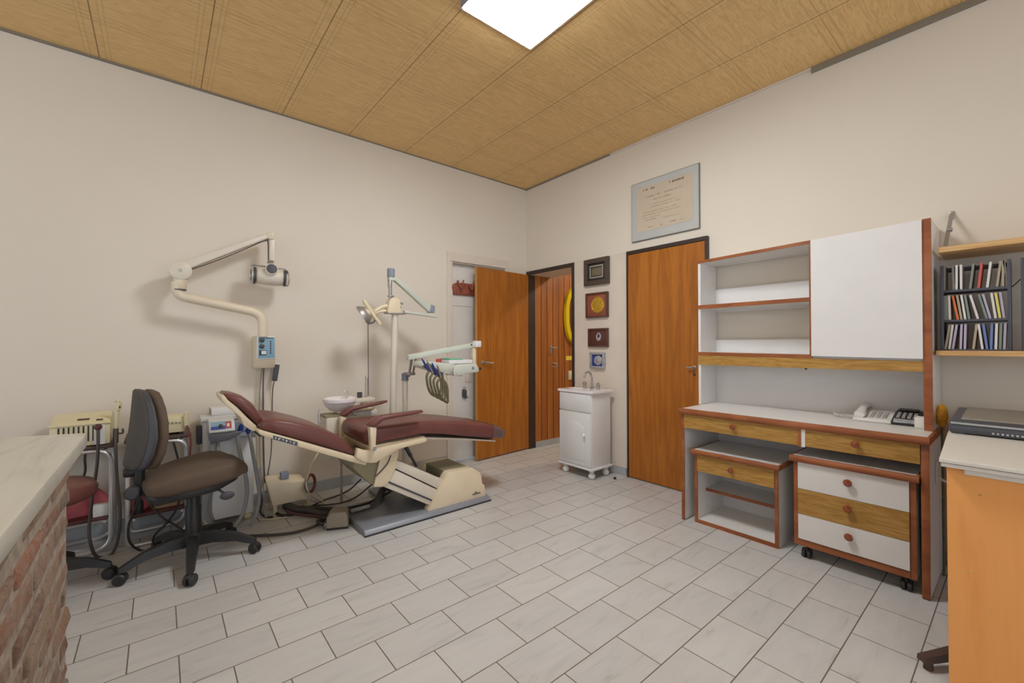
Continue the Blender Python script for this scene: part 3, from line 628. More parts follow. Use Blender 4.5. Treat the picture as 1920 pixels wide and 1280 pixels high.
# ================================================================== THINGS ON THE DESK
def rotm(c, a): return Matrix.Translation(Vector(c)) @ Matrix.Rotation(a, 4, 'Z') @ Matrix.Translation(-Vector(c))
a, c = FL(1606, 789, dt), FL(1660, 795, dt)
ph_y = (a.y+c.y)/2; ph_x = min(a.x, c.x)+.01
tel = thing('telephone', 'white corded desk telephone with handset in its cradle', 'telephone', (ph_x+.09, ph_y, dt)); hw = .082
b = MB(); b.prism([(ph_x,dt),(ph_x,dt+.018),(ph_x+.17,dt+.058),(ph_x+.19,dt+.052),(ph_x+.19,dt)], 'y', ph_y-hw, ph_y+hw, .005); tb = obj('base', b, M['phone'], tel)
b = MB()
for i in range(4):
    for j in range(3):
        x = ph_x+.035+i*.024; z_ = dt+.018+(x-ph_x)*.235; b.box(x-.007, x+.007, ph_y-.05+j*.026-.009, ph_y-.05+j*.026+.009, z_, z_+.006, .001)
obj('keypad', b, M['phonekeys'], tel)
b = MB(); yh = ph_y+.052
b.loft([[(ph_x+.005+.19*t, yh+.026*math.cos(2*PI*k/14)*w, dt+.034+.22*(.19*t)+h*.6+.016*math.sin(2*PI*k/14)*w) for k in range(14)] for t, w, h in ((-.02,.3,-.002),(.0,.95,0),(.12,1.1,.0),(.24,.85,.010),(.5,.72,.018),(.76,.85,.010),(.88,1.1,0),(1.0,.95,0),(1.02,.3,-.002))]); obj('handset', b, M['phone'], tel)
e = FL(1562, 779, dt); n = 150; P = []
for k in range(n+1):
    t = k/n; x = ph_x+.06+(e.x-ph_x-.06)*t+.02*math.sin(t*7); y = ph_y+hw+.006+(e.y-ph_y-hw-.006)*t; w = 2*PI*16*t
    P.append((x+.007*math.cos(w), y, dt+.012+.007*math.sin(w)))
b = MB(); b.tube(P, .0028, 6); obj('cord', b, M['phone'], tel)
a, c = FL(1676, 796, dt), FL(1712, 801, dt); cy = (a.y+c.y)/2-.004; x0 = a.x+.005
cal = thing('desk_calculator', 'dark grey desk calculator with pale keys between telephone and white box', 'calculator', (x0+.08, cy, dt)); hw = .052
b = MB(); b.prism([(x0,dt),(x0-.004,dt+.012),(x0+.02,dt+.03),(x0+.16,dt+.066),(x0+.175,dt+.06),(x0+.175,dt)], 'y', cy-hw, cy+hw, .004); obj('body', b, M['blackplastic'], cal)
b = MB(); b.hexa([(x0-.002,cy-hw+.006,dt+.013),(x0+.018,cy-hw+.006,dt+.029),(x0+.018,cy+hw-.006,dt+.029),(x0-.002,cy+hw-.006,dt+.013)]+[(x0-.006,cy-hw+.006,dt+.017),(x0+.016,cy-hw+.006,dt+.033),(x0+.016,cy+hw-.006,dt+.033),(x0-.006,cy+hw-.006,dt+.017)], .001); obj('front_trim', b, M['silver'], cal)
b = MB()
for i in range(4):
    for j in range(4):
        x = x0+.038+i*.022; z_ = dt+.03+(x-x0-.02)*.257; b.box(x-.007, x+.007, cy-.033+j*.022-.007, cy-.033+j*.022+.007, z_, z_+.006, .001)
obj('keys', b, M['phonekeys'], cal)
b = MB(); x = x0+.14; b.box(x-.018, x+.018, cy-.04, cy+.04, dt+.06, dt+.075, .003); obj('display', b, M['glassdark'], cal)
a = FL(1727, 803, dt)
b = MB(); b.box(a.x-.01, a.x+.06, a.y-.022, a.y+.024, dt+.0005, dt+.055, .003); solo('paper_block', b, M['white'], 'small white block of note paper against the hutch side panel', 'note block')

# ================================================================== WALL SHELVES with cd racks
sx0 = 2.95
b = MB(); b.box(sx0, XW-.002, -.7, .272, 1.628, 1.654, .002); solo('mounted_shelf', b, M['shelfwood'], 'upper pine wall shelf held by a metal strap, above the cd racks', 'shelf', smooth=0)
b = MB(); b.box(sx0, XW-.002, -.7, .283, 1.122, 1.1465, .002); solo('mounted_shelf', b, M['shelfwood'], 'lower pine wall shelf carrying the black cd racks', 'shelf', smooth=0)
b = MB(); p = WX(1784, 404, XW-.006); q = WX(1770, 463, 3.02)
def strap(mb, P0, P1, w, t):
    P0, P1 = Vector(P0), Vector(P1); d = (P1-P0).normalized(); s_ = Vector((0,1,0)); u = d.cross(s_).normalized()
    mb.hexa([P0+s_*w+u*t, P0-s_*w+u*t, P0-s_*w-u*t, P0+s_*w-u*t, P1+s_*w+u*t, P1-s_*w+u*t, P1-s_*w-u*t, P1+s_*w-u*t])
strap(b, (XW-.004, .245, 1.875), (3.0, .252, 1.656), .008, .003); b.box(XW-.008, XW, .235, .257, 1.845, 1.885, .002); b.box(2.975, 3.03, .243, .262, 1.654, 1.660, .001)
b.lathe([(.004,-.012),(.011,-.010),(.011,.010),(.004,.012)], (3.12,.245,1.765), (0,1,0)); b.cyl((XW-.012,.246,1.866),(XW-.003,.246,1.866),.006)
solo('shelf_bracket', b, M['steel'], 'slanting metal strap bracket above the upper wall shelf end', 'bracket')
rz0, rz1, rx0, rx1 = 1.1467, 1.568, 3.0, 3.13
tz = [rz0+.004, WX(1830, 598.5, rx0).z, WX(1830, 541, rx0).z, rz1]
def cd_rack(y0, y1, label):
    t = thing('cd_rack', label, 'cd rack', ((rx0+rx1)/2, (y0+y1)/2, rz0), 'black cd racks on the lower wall shelf')
    for ya, yb in ((y0, y0+.012), (y1-.012, y1)):
        b = MB(); b.box(rx0-.004, rx0+.012, ya, yb, rz0, rz1, .002); b.box(rx1-.012, rx1, ya, yb, rz0, rz1, .002)
        for z in tz: b.box(rx0, rx1, ya, yb, max(rz0, z-.012), min(rz1, z+.004), .001)
        b.box(rx0, rx1, ya+.003, yb-.003, rz0, tz[1]); obj('side_frame', b, M['rack'], t)
    for k in range(3):
        b = MB(); zb = rz0 if k == 0 else tz[k]-.010; b.box(rx0-.002, rx1, y0+.01, y1-.01, zb, zb+.006 if k == 0 else tz[k], .001); b.box(rx0-.003, rx0+.004, y0+.01, y1-.01, zb, zb+(.007 if k == 0 else .012), .001); obj('tier', b, M['rack'], t)
    b = MB(); b.box(rx1-.010, rx1, y0+.01, y1-.01, rz1-.022, rz1, .001); obj('top_bar', b, M['rack'], t)
    return t
cd_rack(.040, .270, 'black three tier cd rack at the left end of the lower shelf')
cd_rack(-.24, .012, 'second black cd rack, cut by the right edge of the picture')
ORD = ['first','second','third','fourth','fifth','sixth','seventh','eighth','ninth','tenth','eleventh','twelfth','thirteenth']
TIERS = {2: ('top', [(982,978,'clearcd','smoky'),(1035,1038,'clearcd','smoky'),(1058,1056,'whitecd','white'),(1085,1085,'whitecd','white'),(1165,1142,'greencd','grey-green'),(1217,1195,'redcd','red'),(1274,1250,'whitecd','white'),(1338,1312,'tancd','tan'),(1352,1350,'tancd','tan'),(1356,1384,'clearcd','smoky')]),
 1: ('middle', [(978,980,'clearcd','smoky'),(992,994,'greencd','grey-green'),(1008,1012,'whitecd','white'),(1030,1064,'orangecd','orange'),(1058,1086,'tancd','tan'),(1085,1110,'whitecd','white'),(1108,1134,'greencd','grey-green'),(1140,1190,'whitecd','white'),(1194,1246,'greencd','grey-green'),(1220,1268,'lilaccd','lilac'),(1276,1302,'whitecd','white'),(1302,1330,'yellowcd','yellow'),(1332,1355,'lilaccd','lilac')]),
 0: ('bottom', [(1012,982,'tancd','tan'),(1030,1006,'whitecd','white'),(1056,1028,'lilaccd','lilac'),(1086,1078,'lilaccd','lilac'),(1110,1104,'lilaccd','lilac'),(1182,1158,'tancd','tan'),(1192,1216,'whitecd','white'),(1222,1246,'bluecd','blue'),(1278,1270,'bluecd','blue'),(1308,1300,'whitecd','white'),(1336,1328,'greencd','grey-green'),(1364,1354,'lilaccd','lilac')])}
def cd(z0, yb, yt, m, label, th=.0085):
    b = MB(); h = .123; x0, x1 = rx0+.004, rx0+.122; a = math.atan2(yt-yb, h); cb = Vector((0, yb, z0+.0008+abs(math.sin(a))*th*.5))
    u = Vector((0, math.sin(a), math.cos(a)))*h*math.cos(a)*.99; s = Vector((0, math.cos(a), -math.sin(a)))*th*.5
    X0, X1 = Vector((x0,0,0)), Vector((x1,0,0))
    b.hexa([cb-s+X0, cb-s+X1, cb+s+X1, cb+s+X0, cb-s+u+X0, cb-s+u+X1, cb+s+u+X1, cb+s+u+X0], .0007, 1)
    return solo('cd_case', b, M[m], label, 'cd case', 'cd cases in the black racks', 0)
for tier, (tn, L) in TIERS.items():
    zt_ = tz[tier] if tier else rz0+.006; last = None
    for k, (vt, vb, m, cn) in enumerate(L):
        yt = WX(1480+vt/3.368, 560, rx0+.004).y; yb = WX(1480+vb/3.368, 560, rx0+.004).y
        lab = f'{cn} cd case standing {ORD[k]} from the left on the {tn} tier of the left rack'
        if tn == 'middle' and cn == 'orange': lab = 'orange spined cd case leaning on the middle tier of the left rack'
        if tn == 'middle' and cn == 'yellow': lab = 'yellow spined cd case on the middle tier of the left rack'
        if tn == 'top' and cn == 'red': lab = 'red spined cd case leaning on the top tier of the left rack'
        cd(zt_, yb, yt, m, lab)
for tier, tn in ((2,'top'), (1,'middle'), (0,'bottom')):
    zt_ = tz[tier] if tier else rz0+.006
    cd(zt_, -.008, -.006, 'whitecd', f'white cd case at the left end of the {tn} tier of the right rack')
b = MB(); b.tube(bez([(rx0+.03,.040,WX(1898,537,rx0).z),(rx0+.02,.025,WX(1905,530,rx0).z),(rx0+.02,.012,WX(1913,522,rx0).z)]), .002, 6); solo('rack_tie', b, M['blackcord'], 'thin dark wire tying the two cd racks together', 'wire')

# ================================================================== COUNTER at the right edge
k0 = .79
co = thing('counter_table', 'table with white top and orange front panel at right edge', 'table', (2.6, -.5, 0))
b = MB(); b.prism([(2.052,.192),(2.66,.222),(3.20,.238),(3.20,-1.5),(2.052,-1.5)], 'z', k0-.014, k0, .003); b.prism([(2.056,.188),(2.66,.218),(3.20,.234),(3.20,-1.5),(2.056,-1.5)], 'z', k0-.028, k0-.0155, .002); obj('table_top', b, M['counterwhite'], co, 0)
b = MB(); b.box(2.10, 2.118, -1.45, .178, 0, k0-.028); obj('front_panel', b, M['orangepanel'], co, 0)
yr = WX(1808, 880, 2.09).y; z1_, z0_ = WX(1808, 876.5, 2.085).z, WX(1808, 888.5, 2.085).z
b = MB(); b.box(2.078, 2.10, -1.45, yr, z0_, z1_, .003); obj('white_batten', b, M['counterwhite'], co, 0)
b = MB(); b.box(3.16, 3.18, -1.45, .16, 0, k0-.028); obj('rear_panel', b, M['orangepanel'], co, 0)
for z in (.35,.5,.62): 
    pass
# screw caps / chips on the panel
b = MB()
for u, v in ((1838,928),(1817,1072),(1858,1143)):
    p = WX(u, v, 2.10); b.lathe([(.004,0),(.003,.0012),(.0005,.0014)], (2.10, p.y, p.z), (-1,0,0), 10)
obj('screw_caps', b, M['shelfwood'], co)
px0 = 2.665; py1 = WX(1780, 800, px0).y
prn = thing('flatbed_scanner', 'flat dark grey scanner lying on the white table top', 'scanner', (px0+.2, py1-.2, k0))
zt1 = WX(1780, 788, px0).z
b = MB(); b.prism([(px0,k0+.004),(px0-.006,k0+.02),(px0,zt1-.002),(px0+.03,zt1+.004),(px0+.40,zt1+.022),(px0+.41,k0+.004)], 'y', py1-.42, py1, .006); obj('body', b, M['printer'], prn)
b = MB(); b.hexa([(px0+.05,py1-.40,zt1+.004),(px0+.38,py1-.40,zt1+.020),(px0+.38,py1-.03,zt1+.020),(px0+.05,py1-.03,zt1+.004),(px0+.055,py1-.395,zt1+.012),(px0+.375,py1-.395,zt1+.028),(px0+.375,py1-.035,zt1+.028),(px0+.055,py1-.035,zt1+.012)], .003); obj('lid', b, M['printertop'], prn)
b = MB(); b.box(px0-.008, px0+.006, py1-.41, py1-.004, zt1-.012, zt1-.004, .002); obj('front_bead', b, M['silver'], prn)
b = MB()
for k in range(14): b.box(px0-.007, px0, py1-.30+k*.013, py1-.293+k*.013, k0+.014, k0+.021)
obj('vent_row', b, M['silver'], prn, 0)
b = MB(); b.hexa([(px0+.30,py1-.30,zt1+.02),(px0+.38,py1-.30,zt1+.024),(px0+.38,py1-.24,zt1+.024),(px0+.30,py1-.24,zt1+.02),(px0+.31,py1-.295,zt1+.040),(px0+.37,py1-.295,zt1+.044),(px0+.37,py1-.245,zt1+.044),(px0+.31,py1-.245,zt1+.040)], .004); obj('hinge_cover', b, M['blackplastic'], prn)
b = MB()
for x in (px0+.03, px0+.37):
    for y in (py1-.03, py1-.39): b.cyl((x,y,k0), (x,y,k0+.008), .012)
obj('rubber_feet', b, M['whiteplastic'], prn)
# dried flower on a stem between desk and table
p = WX(1766, 785, 3.06)
fl_ = thing('dried_flower', 'dried orange flower on a stem between the desk and the white table', 'flower', (p.x, p.y, 0))
b = MB(); b.tube(bez([(p.x+.02,p.y,0),(p.x+.015,p.y,.3),(p.x+.006,p.y,.6),(p.x,p.y,p.z)]), .005, 8); obj('stem', b, M['olivehose'], fl_)
b = MB(); zf = WX(1766, 778, 3.06).z
b.lathe([(.004,-.06),(.018,-.045),(.024,-.01),(.022,.02),(.012,.045),(.002,.055)], (p.x, p.y, zf), (.1,0,1), 14)
for k in range(26):
    a, h = random.uniform(0, 2*PI), random.uniform(-.05, .045); r = .02*(1-abs(h)/.07)
    b.ball((p.x+r*math.cos(a), p.y+r*math.sin(a), zf+h), .009, .009, .011, 8, 5)
obj('flower_head', b, M['orangeflower'], fl_)
# office chair behind the table: one foot of its star base shows
hx_, hy_ = 2.46, .02
oc = thing('office_chair', 'office chair behind the orange table, only one dark base foot showing', 'office chair', (hx_, hy_, 0))
b = MB(); b.cyl((hx_,hy_,.06), (hx_,hy_,.42), .028); obj('column', b, M['blackplastic'], oc)
b = MB(); b.cushion([((hx_-.2+.04*i, .46 if 0<i<10 else .45),(hx_-.2+.04*i,.415 if 0<i<10 else .43),hy_-.02,.19*math.sin(PI*(i+.8)/11.6)**.4) for i in range(11)]); obj('seat', b, M['brownseat'], oc)
tip = FL(1727, 1231, .045)
a0 = math.atan2(tip.y-hy_, tip.x-hx_); L = math.hypot(tip.y-hy_, tip.x-hx_)
for k in range(5):
    a = a0+2*PI*k/5; LL = L if k == 0 else .30; d = Vector((math.cos(a), math.sin(a), 0)); s = Vector((-d.y, d.x, 0)); c = Vector((hx_, hy_, 0)); b = MB()
    if LL*d.y+hy_ > .26 and k: LL = .18
    R = []
    for t, z, w, h in ((.03,.085,.026,.022),(.5,.062,.022,.016),(.9,.042,.018,.012),(1.0,.040,.016,.010)):
        q = c+d*(LL*t); R.append([q+s*w+Vector((0,0,z-h)), q-s*w+Vector((0,0,z-h)), q-s*w*.8+Vector((0,0,z+h)), q+s*w*.8+Vector((0,0,z+h))])
    b.loft(R); q = c+d*(LL*.93); b.cyl((q.x,q.y,0), (q.x,q.y,.034), .014, seg=12); obj('leg', b, M['brownshelf'], oc, 30)
# ================================================================== DENTAL CHAIR
YN, YC, HW = 2.62, 2.86, .24
def N(u, v, y=YN): return xz(WY(u, v, y))
def poly(px, y=YN): return [N(u, v, y) for u, v in px]
dc = thing('dental_chair', 'reclined maroon dental chair with cream frame on a grey base plate', 'dental chair', (1.35, YC, 0))
b = MB(); b.prism([(2.595,0),(2.595,.012),(2.612,.034),(2.64,.040),(3.09,.040),(3.11,.0)], 'x', .976, 1.935, .003); obj('base_plate', b, M['greymetal'], dc)
b = MB(); b.box(.972, 1.94, 2.592, 2.60, 0, .010); obj('base_seal', b, M['blackplastic'], dc)
PED = [(837,891),(842,885),(887,877),(902,887),(905,907),(909,909),(911,931),(808,961),(803,959)]
pp = [N(u, v, 2.63) for u, v in PED]
b = MB(); b.prism(pp, 'y', 2.96, 3.03, .006); obj('pedestal_side', b, M['cream'], dc); b = MB(); b.prism(pp, 'y', 2.63, 2.70, .006); pd = obj('pedestal_side', b, M['cream'], dc)
zp = max(z for x, z in pp); xp0, xp1 = pp[1][0], pp[2][0]
b = MB(); b.box(xp0-.005, xp1-.01, 2.70, 2.97, .05, zp-.004, .006); obj('motor_cover', b, M['creamdark'], dc)
b = MB(); lg = WY(893, 925, 2.63)
for k in range(6):
    x = lg.x-.032+k*.012; b.box(x, x+.009, 2.6285, 2.6305, lg.z-.008+random.uniform(0,.004), lg.z+.004+random.uniform(0,.004))
b.box(lg.x-.012, lg.x+.004, 2.6285, 2.6305, lg.z+.010, lg.z+.016); obj('maker_lettering', b, M['darkgrey'], pd, 0)
for pxs in ([(744,862),(834,900),(823,917),(739,877)], [(740,880),(822,919),(808,948),(716,911)]):
    for ya, yb in ((2.655, 2.70), (2.955, 3.0)):
        b = MB(); b.prism(poly(pxs, 2.66), 'y', ya, yb, .005); obj('lift_arm', b, M['paleplastic'], dc)
b = MB(); b.prism(poly([(716,896),(814,938),(813,941),(714,899)], 2.655), 'y', 2.651, 2.657); b.prism(poly([(741,878),(823,916),(822,919),(740,881)], 2.655), 'y', 2.70, 2.96); obj('arm_groove', b, M['darkgrey'], dc)
for ya, yb in ((2.64,2.655),(3.0,3.015)): b = MB(); b.prism(poly([(712,858),(748,838),(741,877),(726,906),(716,912),(700,912)], 2.65), 'y', ya, yb, .003); obj('column_side', b, M['cream'], dc)
b = MB(); b.prism(poly([(666,862),(748,840),(741,877),(726,906),(702,912),(684,898),(664,878)], 2.65), 'y', 2.66, 2.995, .006); obj('column', b, M['creamdark'], dc)
BR = [(670,840),(684,844),(702,842),(799,820),(800,828),(746,842),(712,862),(706,867),(694,868),(681,866),(667,858)]
for ya, yb in ((2.595, 2.635), (3.085, 3.12)):
    b = MB(); b.prism(poly(BR, 2.60), 'y', ya, yb, .006); obj('side_bracket', b, M['cream'], dc)
b = MB(); b.prism(poly([(690,838),(799,818),(800,826),(700,852)], 2.62), 'y', 2.64, 3.08, .004); obj('seat_pan', b, M['cream'], dc)
# back shell and cushion
SH = [(487,806),(540,820),(600,837),(660,854),(690,866),(686,873),(655,865),(560,838),(489,816),(484,811)]
b = MB(); b.prism(poly(SH), 'y', 2.622, 3.098, .006); bs_ = obj('back_shell', b, M['cream'], dc)
b = MB(); b.prism(poly([(512,815),(559,828),(558.5,837),(511,824)], 2.62), 'y', 2.618, 2.623); np_ = obj('name_plate', b, M['steel'], bs_, 0)
b = MB()
b.prism(poly([(513,816.2),(557.5,828.6),(557,835.5),(512.5,823.2)], 2.618), 'y', 2.6165, 2.6185); obj('plate_face', b, M['darkgrey'], np_, 0) if False else obj('plate_face', b, M['darkgrey'], bs_, 0)
b = MB()
for k, (w, hh) in enumerate(((4,5),(4.5,4),(4,3.5),(3.5,4.5),(3,4),(3.5,4))):
    u = 515+k*7; v = 818.6+k*1.95
    b.prism(poly([(u,v),(u+w*.5,v+hh),(u+w,v+1.1),(u+w*.75,v+.9),(u+w*.5,v+hh*.6),(u+w*.3,v-.1)] if k % 2 == 0 else [(u,v),(u+w,v+1),(u+w,v+hh*.5),(u+w*.4,v+hh*.5),(u+w*.4,v+hh),(u,v+hh)], 2.6165), 'y', 2.6155, 2.617)
obj('plate_letters', b, M['white'], bs_, 0)
def st(px, w=None, yc=YC, y=YN, hw=HW):
    return [(N(*t, y), N(*q, y), yc, hw*(w[i] if w else 1)) for i, (t, q) in enumerate(px)]
b = MB(); b.cushion(st([((490,798),(489,804)),((496,788),(494,808)),((515,784),(512,813)),((545,787),(540,821)),((580,795),(575,831)),((612,805),(608,840)),((640,819),(636,848)),((656,833),(654,853)),((667,848),(666,856)),((670,853),(670,857))], (.7,.9,.97,1,1,1,.99,.97,.93,.8)), 44, .36); obj('back_cushion', b, M['maroon'], dc, 60)
HS = [(417,741),(414,746),(416.7,752),(425,761),(451,782.5),(458,799),(474.6,809),(482,808),(484,801),(427,749),(421,741)]
b = MB(); b.prism(poly(HS, 2.72), 'y', 2.725, 2.995, .006); obj('headrest_shell', b, M['cream'], dc)
b = MB(); b.cushion(st([((418,741),(421,744)),((424,737),(428,750)),((440,739),(438,758)),((460,746),(453,770)),((477,758),(467,784)),((488,774),(477,794)),((493,788),(483,800)),((493,796),(487,803)),((491,800),(489,803))], (.55,.82,.95,1,1,.98,.94,.85,.6), y=2.72, hw=.145), 32, .52); obj('headrest_cushion', b, M['maroon'], dc, 60)
b = MB(); q = WY(482, 806, 2.86); b.cyl((q.x,2.74,q.z), (q.x,2.98,q.z), .018); q2 = WY(494, 812, 2.86); b.tube([(q.x,2.86,q.z),(q2.x,2.86,q2.z)], .02); obj('headrest_hinge', b, M['blackplastic'], dc)
# seat and leg cushion
b = MB(); b.cushion(st([((683,812),(686,830)),((689,804),(692,836)),((699,800),(702,836)),((716,798),(717,831)),((745,795),(748,825)),((782,790),(797,815)),((822,788),(832,816)),((872,790),(872,820)),((918,795),(914,823)),((936,799),(932,824))], (.8,.93,.98,1,1,1,1,1,.97,.94)), 44, .30); obj('seat_cushion', b, M['maroon'], dc, 60)
b = MB(); b.cushion(st([((928,796),(925,825)),((940,799),(937,825)),((949,804),(946,824)),((955,810),(953,820)),((956,813),(955.5,817))], (.97,.93,.88,.80,.6)), 44, .32); obj('foot_cover', b, flat('clouded_plastic_cover','#6a5654',.22,var=.12), dc, 60)
b = MB(); b.prism(poly([(800,820),(872,822),(931,826),(930,828),(872,825),(800,823.5)], 2.64), 'y', 2.65, 3.07); obj('leg_plate', b, M['paleplastic'], dc, 0)
# arm rests
def arm(stn, y, post):
    b = MB(); b.cushion([(N(*t, y), N(*q, y), y, .034*w) for (t, q), w in zip(stn, (.6,.9,1,1,1,1,.7))], 20, .6); a = obj('armrest', b, M['maroon'], dc, 60)
    b = MB(); b.prism(poly(post, y), 'y', y-.022, y+.022, .005); obj('post', b, M['cream'], a)
    q = WY((post[2][0]+post[3][0])/2, (post[2][1]+post[3][1])/2, y); b = MB(); b.lathe([(.012,-.026),(.014,-.02),(.014,.02),(.012,.026)], (q.x+.006, y, q.z+.012), (0,1,0), 14); obj('pivot_bolt', b, M['steel'], a)
arm([((687,795),(694,801)),((692,789),(702,800)),((703,783),(708,794)),((714,778),(717,787)),((745,773.5),(747,781)),((775,770),(776,776)),((790,768),(790,773))], 2.585, [(691,799),(704,800),(702,843),(694,845)])
arm([((637,777),(640,781)),((641,772),(648,781)),((648,767),(653,775)),((657,762),(660,770)),((685,757),(688,763)),((712,752),(714,757)),((724.5,750),(724,753.5))], 3.13, [(636.5,779),(648,781),(643,822),(637,822)])
# gas strut behind the bracket, cables under the column
b = MB(); p, q = WY(761, 838, 2.84), WY(781, 874, 2.84); b.cyl(p, p.lerp(q, .45), .014); b.cyl(p.lerp(q, .4), q, .009); obj('gas_strut', b, M['darkgrey'], dc)
b = MB(); b.tube(bez([WY(733,853,2.634), WY(727,868,2.634), WY(717,880,2.634), WY(704,893,2.634)]), .004, 8); obj('cable', b, M['darkhose'], dc)

# ------------------------------------------------------------------ things on the floor round the chair
fx = FL(648, 992); fx.x -= .016
fp = thing('foot_pedal', 'grey-beige box foot control on the floor beside the base plate', 'foot pedal', (fx.x, fx.y, 0))
a = -.42; mt = Matrix.Translation((fx.x-.005, fx.y+.075, 0)) @ Matrix.Rotation(a, 4, 'Z')
b = MB(); b.prism([(-.066,.012),(-.066,.080),(-.040,.110),(.046,.110),(.060,.094),(.066,.012)], 'y', -.055, .055, .008, mat=mt); b.mi = 1; b.box(-.064, .064, -.052, .052, 0, .013, mat=mt)
obj('housing', b, [flat('taupe_pedal','#8f8474',.5), M['blackplastic']], fp)
b = MB(); b.lathe([(.012,0),(.012,.012),(.004,.014)], (-.066,-.03,.03), (-1,0,0), 12, mat=mt); b.lathe([(.007,0),(.006,.003)], (-.045,-.055,.022), (0,-1,0), 10, mat=mt); b.lathe([(.007,0),(.006,.003)], (.045,-.055,.022), (0,-1,0), 10, mat=mt); obj('bolts', b, M['steel'], fp)
b = MB(); b.tube(bez([mt@Vector((-.060,.04,.045)), mt@Vector((-.10,.06,.04)), mt@Vector((-.130,.03,.035)), mt@Vector((-.10,-.005,.03)), mt@Vector((-.062,.0,.03))]), .010, 10); obj('handle_loop', b, M['blackplastic'], fp)
def hose(name, pts, r, m, label, cat='hose', seg=10, ribs=0, n=10):
    P = bez(pts, n); b = MB()
    if ribs:
        P = bez(pts, ribs); rr = [r*(1.0 if i % 2 else .82) for i in range(len(P))]; b.tube(P, rr, seg)
    else: b.tube(P, r, seg)
    return solo(name, b, M[m], label, cat)
def fpt(u, v, z=.012): return FL(u, v, z)
hose('corrugated_hose', [WY(744,914,2.80), fpt(722,914,.09), fpt(712,930,.06), fpt(704,948,.036), fpt(678,958,.034), fpt(640,964,.034), fpt(608,962,.034), fpt(580,956,.030), fpt(556,954,.027), fpt(535,947,.026)], .026, 'darkhose', 'thick dark corrugated suction hose curving along the floor under the chair back', ribs=26, seg=14)
hose('ribbed_hose', [fpt(693,948,.085), fpt(676,953,.082), fpt(658,958,.078)], .014, 'steel', 'short pale ribbed hose end lying over the dark corrugated hose', ribs=16)
hose('floor_cable', [fpt(574,957,.008), fpt(600,961,.008), fpt(607,973,.008), fpt(590,986,.008), fpt(550,998,.008), fpt(500,1003,.008), fpt(440,1004,.008), fpt(400,1002,.008)], .008, 'darkhose', 'brown cable sweeping across the floor toward the office chair base', 'cable')
hose('floor_cable', [WY(676,899,2.78), fpt(655,918,.05), fpt(630,930,.02), fpt(606,938,.012), fpt(580,950,.012), fpt(560,955,.012)], .006, 'blackcord', 'upper dark cable sagging from the chair column to the floor', 'cable')
hose('floor_cable', [WY(697,908,2.78), fpt(670,930,.03), fpt(645,941,.014), fpt(615,946,.012), fpt(590,947,.012)], .006, 'darkhose', 'lower brown cable sagging from the chair column to the floor', 'cable')
hose('floor_cable', [WY(732,921,2.84), fpt(715,931,.045), fpt(690,943,.045), fpt(660,951,.072), fpt(635,953,.072), fpt(605,952,.072), fpt(580,950,.03)], .010, 'blackcord', 'black cable running between the chair column and the dark hose', 'cable')
hose('floor_cable', [fpt(483,968,.006), fpt(490,974,.006), fpt(510,973,.006), fpt(538,969,.006)], .005, 'creamcord', 'pale cable on the floor in front of the cream supply box', 'cable')
hose('floor_cable', [fpt(519,962,.012), fpt(530,966,.01), fpt(552,963,.01), fpt(580,962,.01)], .010, 'blackcord', 'black cable along the foot of the cream supply box', 'cable')
hose('floor_cable', [fpt(536,957,.05), fpt(545,961,.03), fpt(565,965,.02), fpt(590,967,.016), fpt(612,968,.02)], .009, 'maroondark', 'dark red cable from under the cream supply box to the pedal', 'cable')

# ------------------------------------------------------------------ cream supply box on the floor
yb0 = 3.36
bl, br_, tl, tr_ = WY(511,950,yb0), WY(588,944,yb0), WY(498,905,yb0+.02), WY(573,900,yb0+.02)
c0 = Vector(((bl.x+br_.x)/2, yb0+.1, 0))
tb = thing('supply_box', 'cream enamelled supply box on the floor below the chair back', 'supply box', c0)
b = MB(); dz = .012; b.hexa([(bl.x,yb0,bl.z),(br_.x,yb0,bl.z),(br_.x-.01,yb0+.17,bl.z),(bl.x,yb0+.17,bl.z),(tl.x,yb0+.02,tl.z),(tr_.x,yb0+.02,tr_.z),(tr_.x,yb0+.18,tr_.z+dz),(tl.x+.02,yb0+.18,tl.z+dz)], .010, 3); obj('housing', b, M['cream'], tb)
b = MB(); q = WY(533, 895, yb0+.08); b.box(q.x-.026, q.x+.026, yb0+.055, yb0+.105, tl.z-.01, tl.z+.040, .004); obj('switch', b, M['greyblue'], tb)
for x in (bl.x+.02, br_.x-.03):
    for y in (yb0+.02, yb0+.15): b = MB(); b.cyl((x,y,0), (x,y,bl.z+.006), .014); obj('foot', b, M['ivory'], tb)
b = MB(); q = WY(582, 906, 3.3)
b.tube([(q.x+.05*math.cos(t)*.7, 3.30+.02*math.cos(t), q.z+.062*math.sin(t)) for t in [2*PI*k/28 for k in range(28)]], .010, 8, True); obj('coiled_cord', b, M['redcord'], tb)
b = MB(); b.tube(bez([WY(612,828,3.25), WY(590,860,3.22), WY(578,890,3.18), WY(574,905,3.16), WY(578,922,3.14), FL(592,935,.06), FL(604,939,.02)]), .006, 8); solo('white_tube', b, M['creamcord'], 'thin cream tube hanging from the spittoon unit to the floor', 'tube')
b = MB(); b.tube(bez([WY(573,899,3.10), WY(569,912,3.09), WY(574,926,3.08), WY(585,938,3.06), FL(598,941,.012)]), .006, 8); solo('white_tube', b, M['greyhose'], 'grey tube curving down the right end of the cream supply box', 'tube')
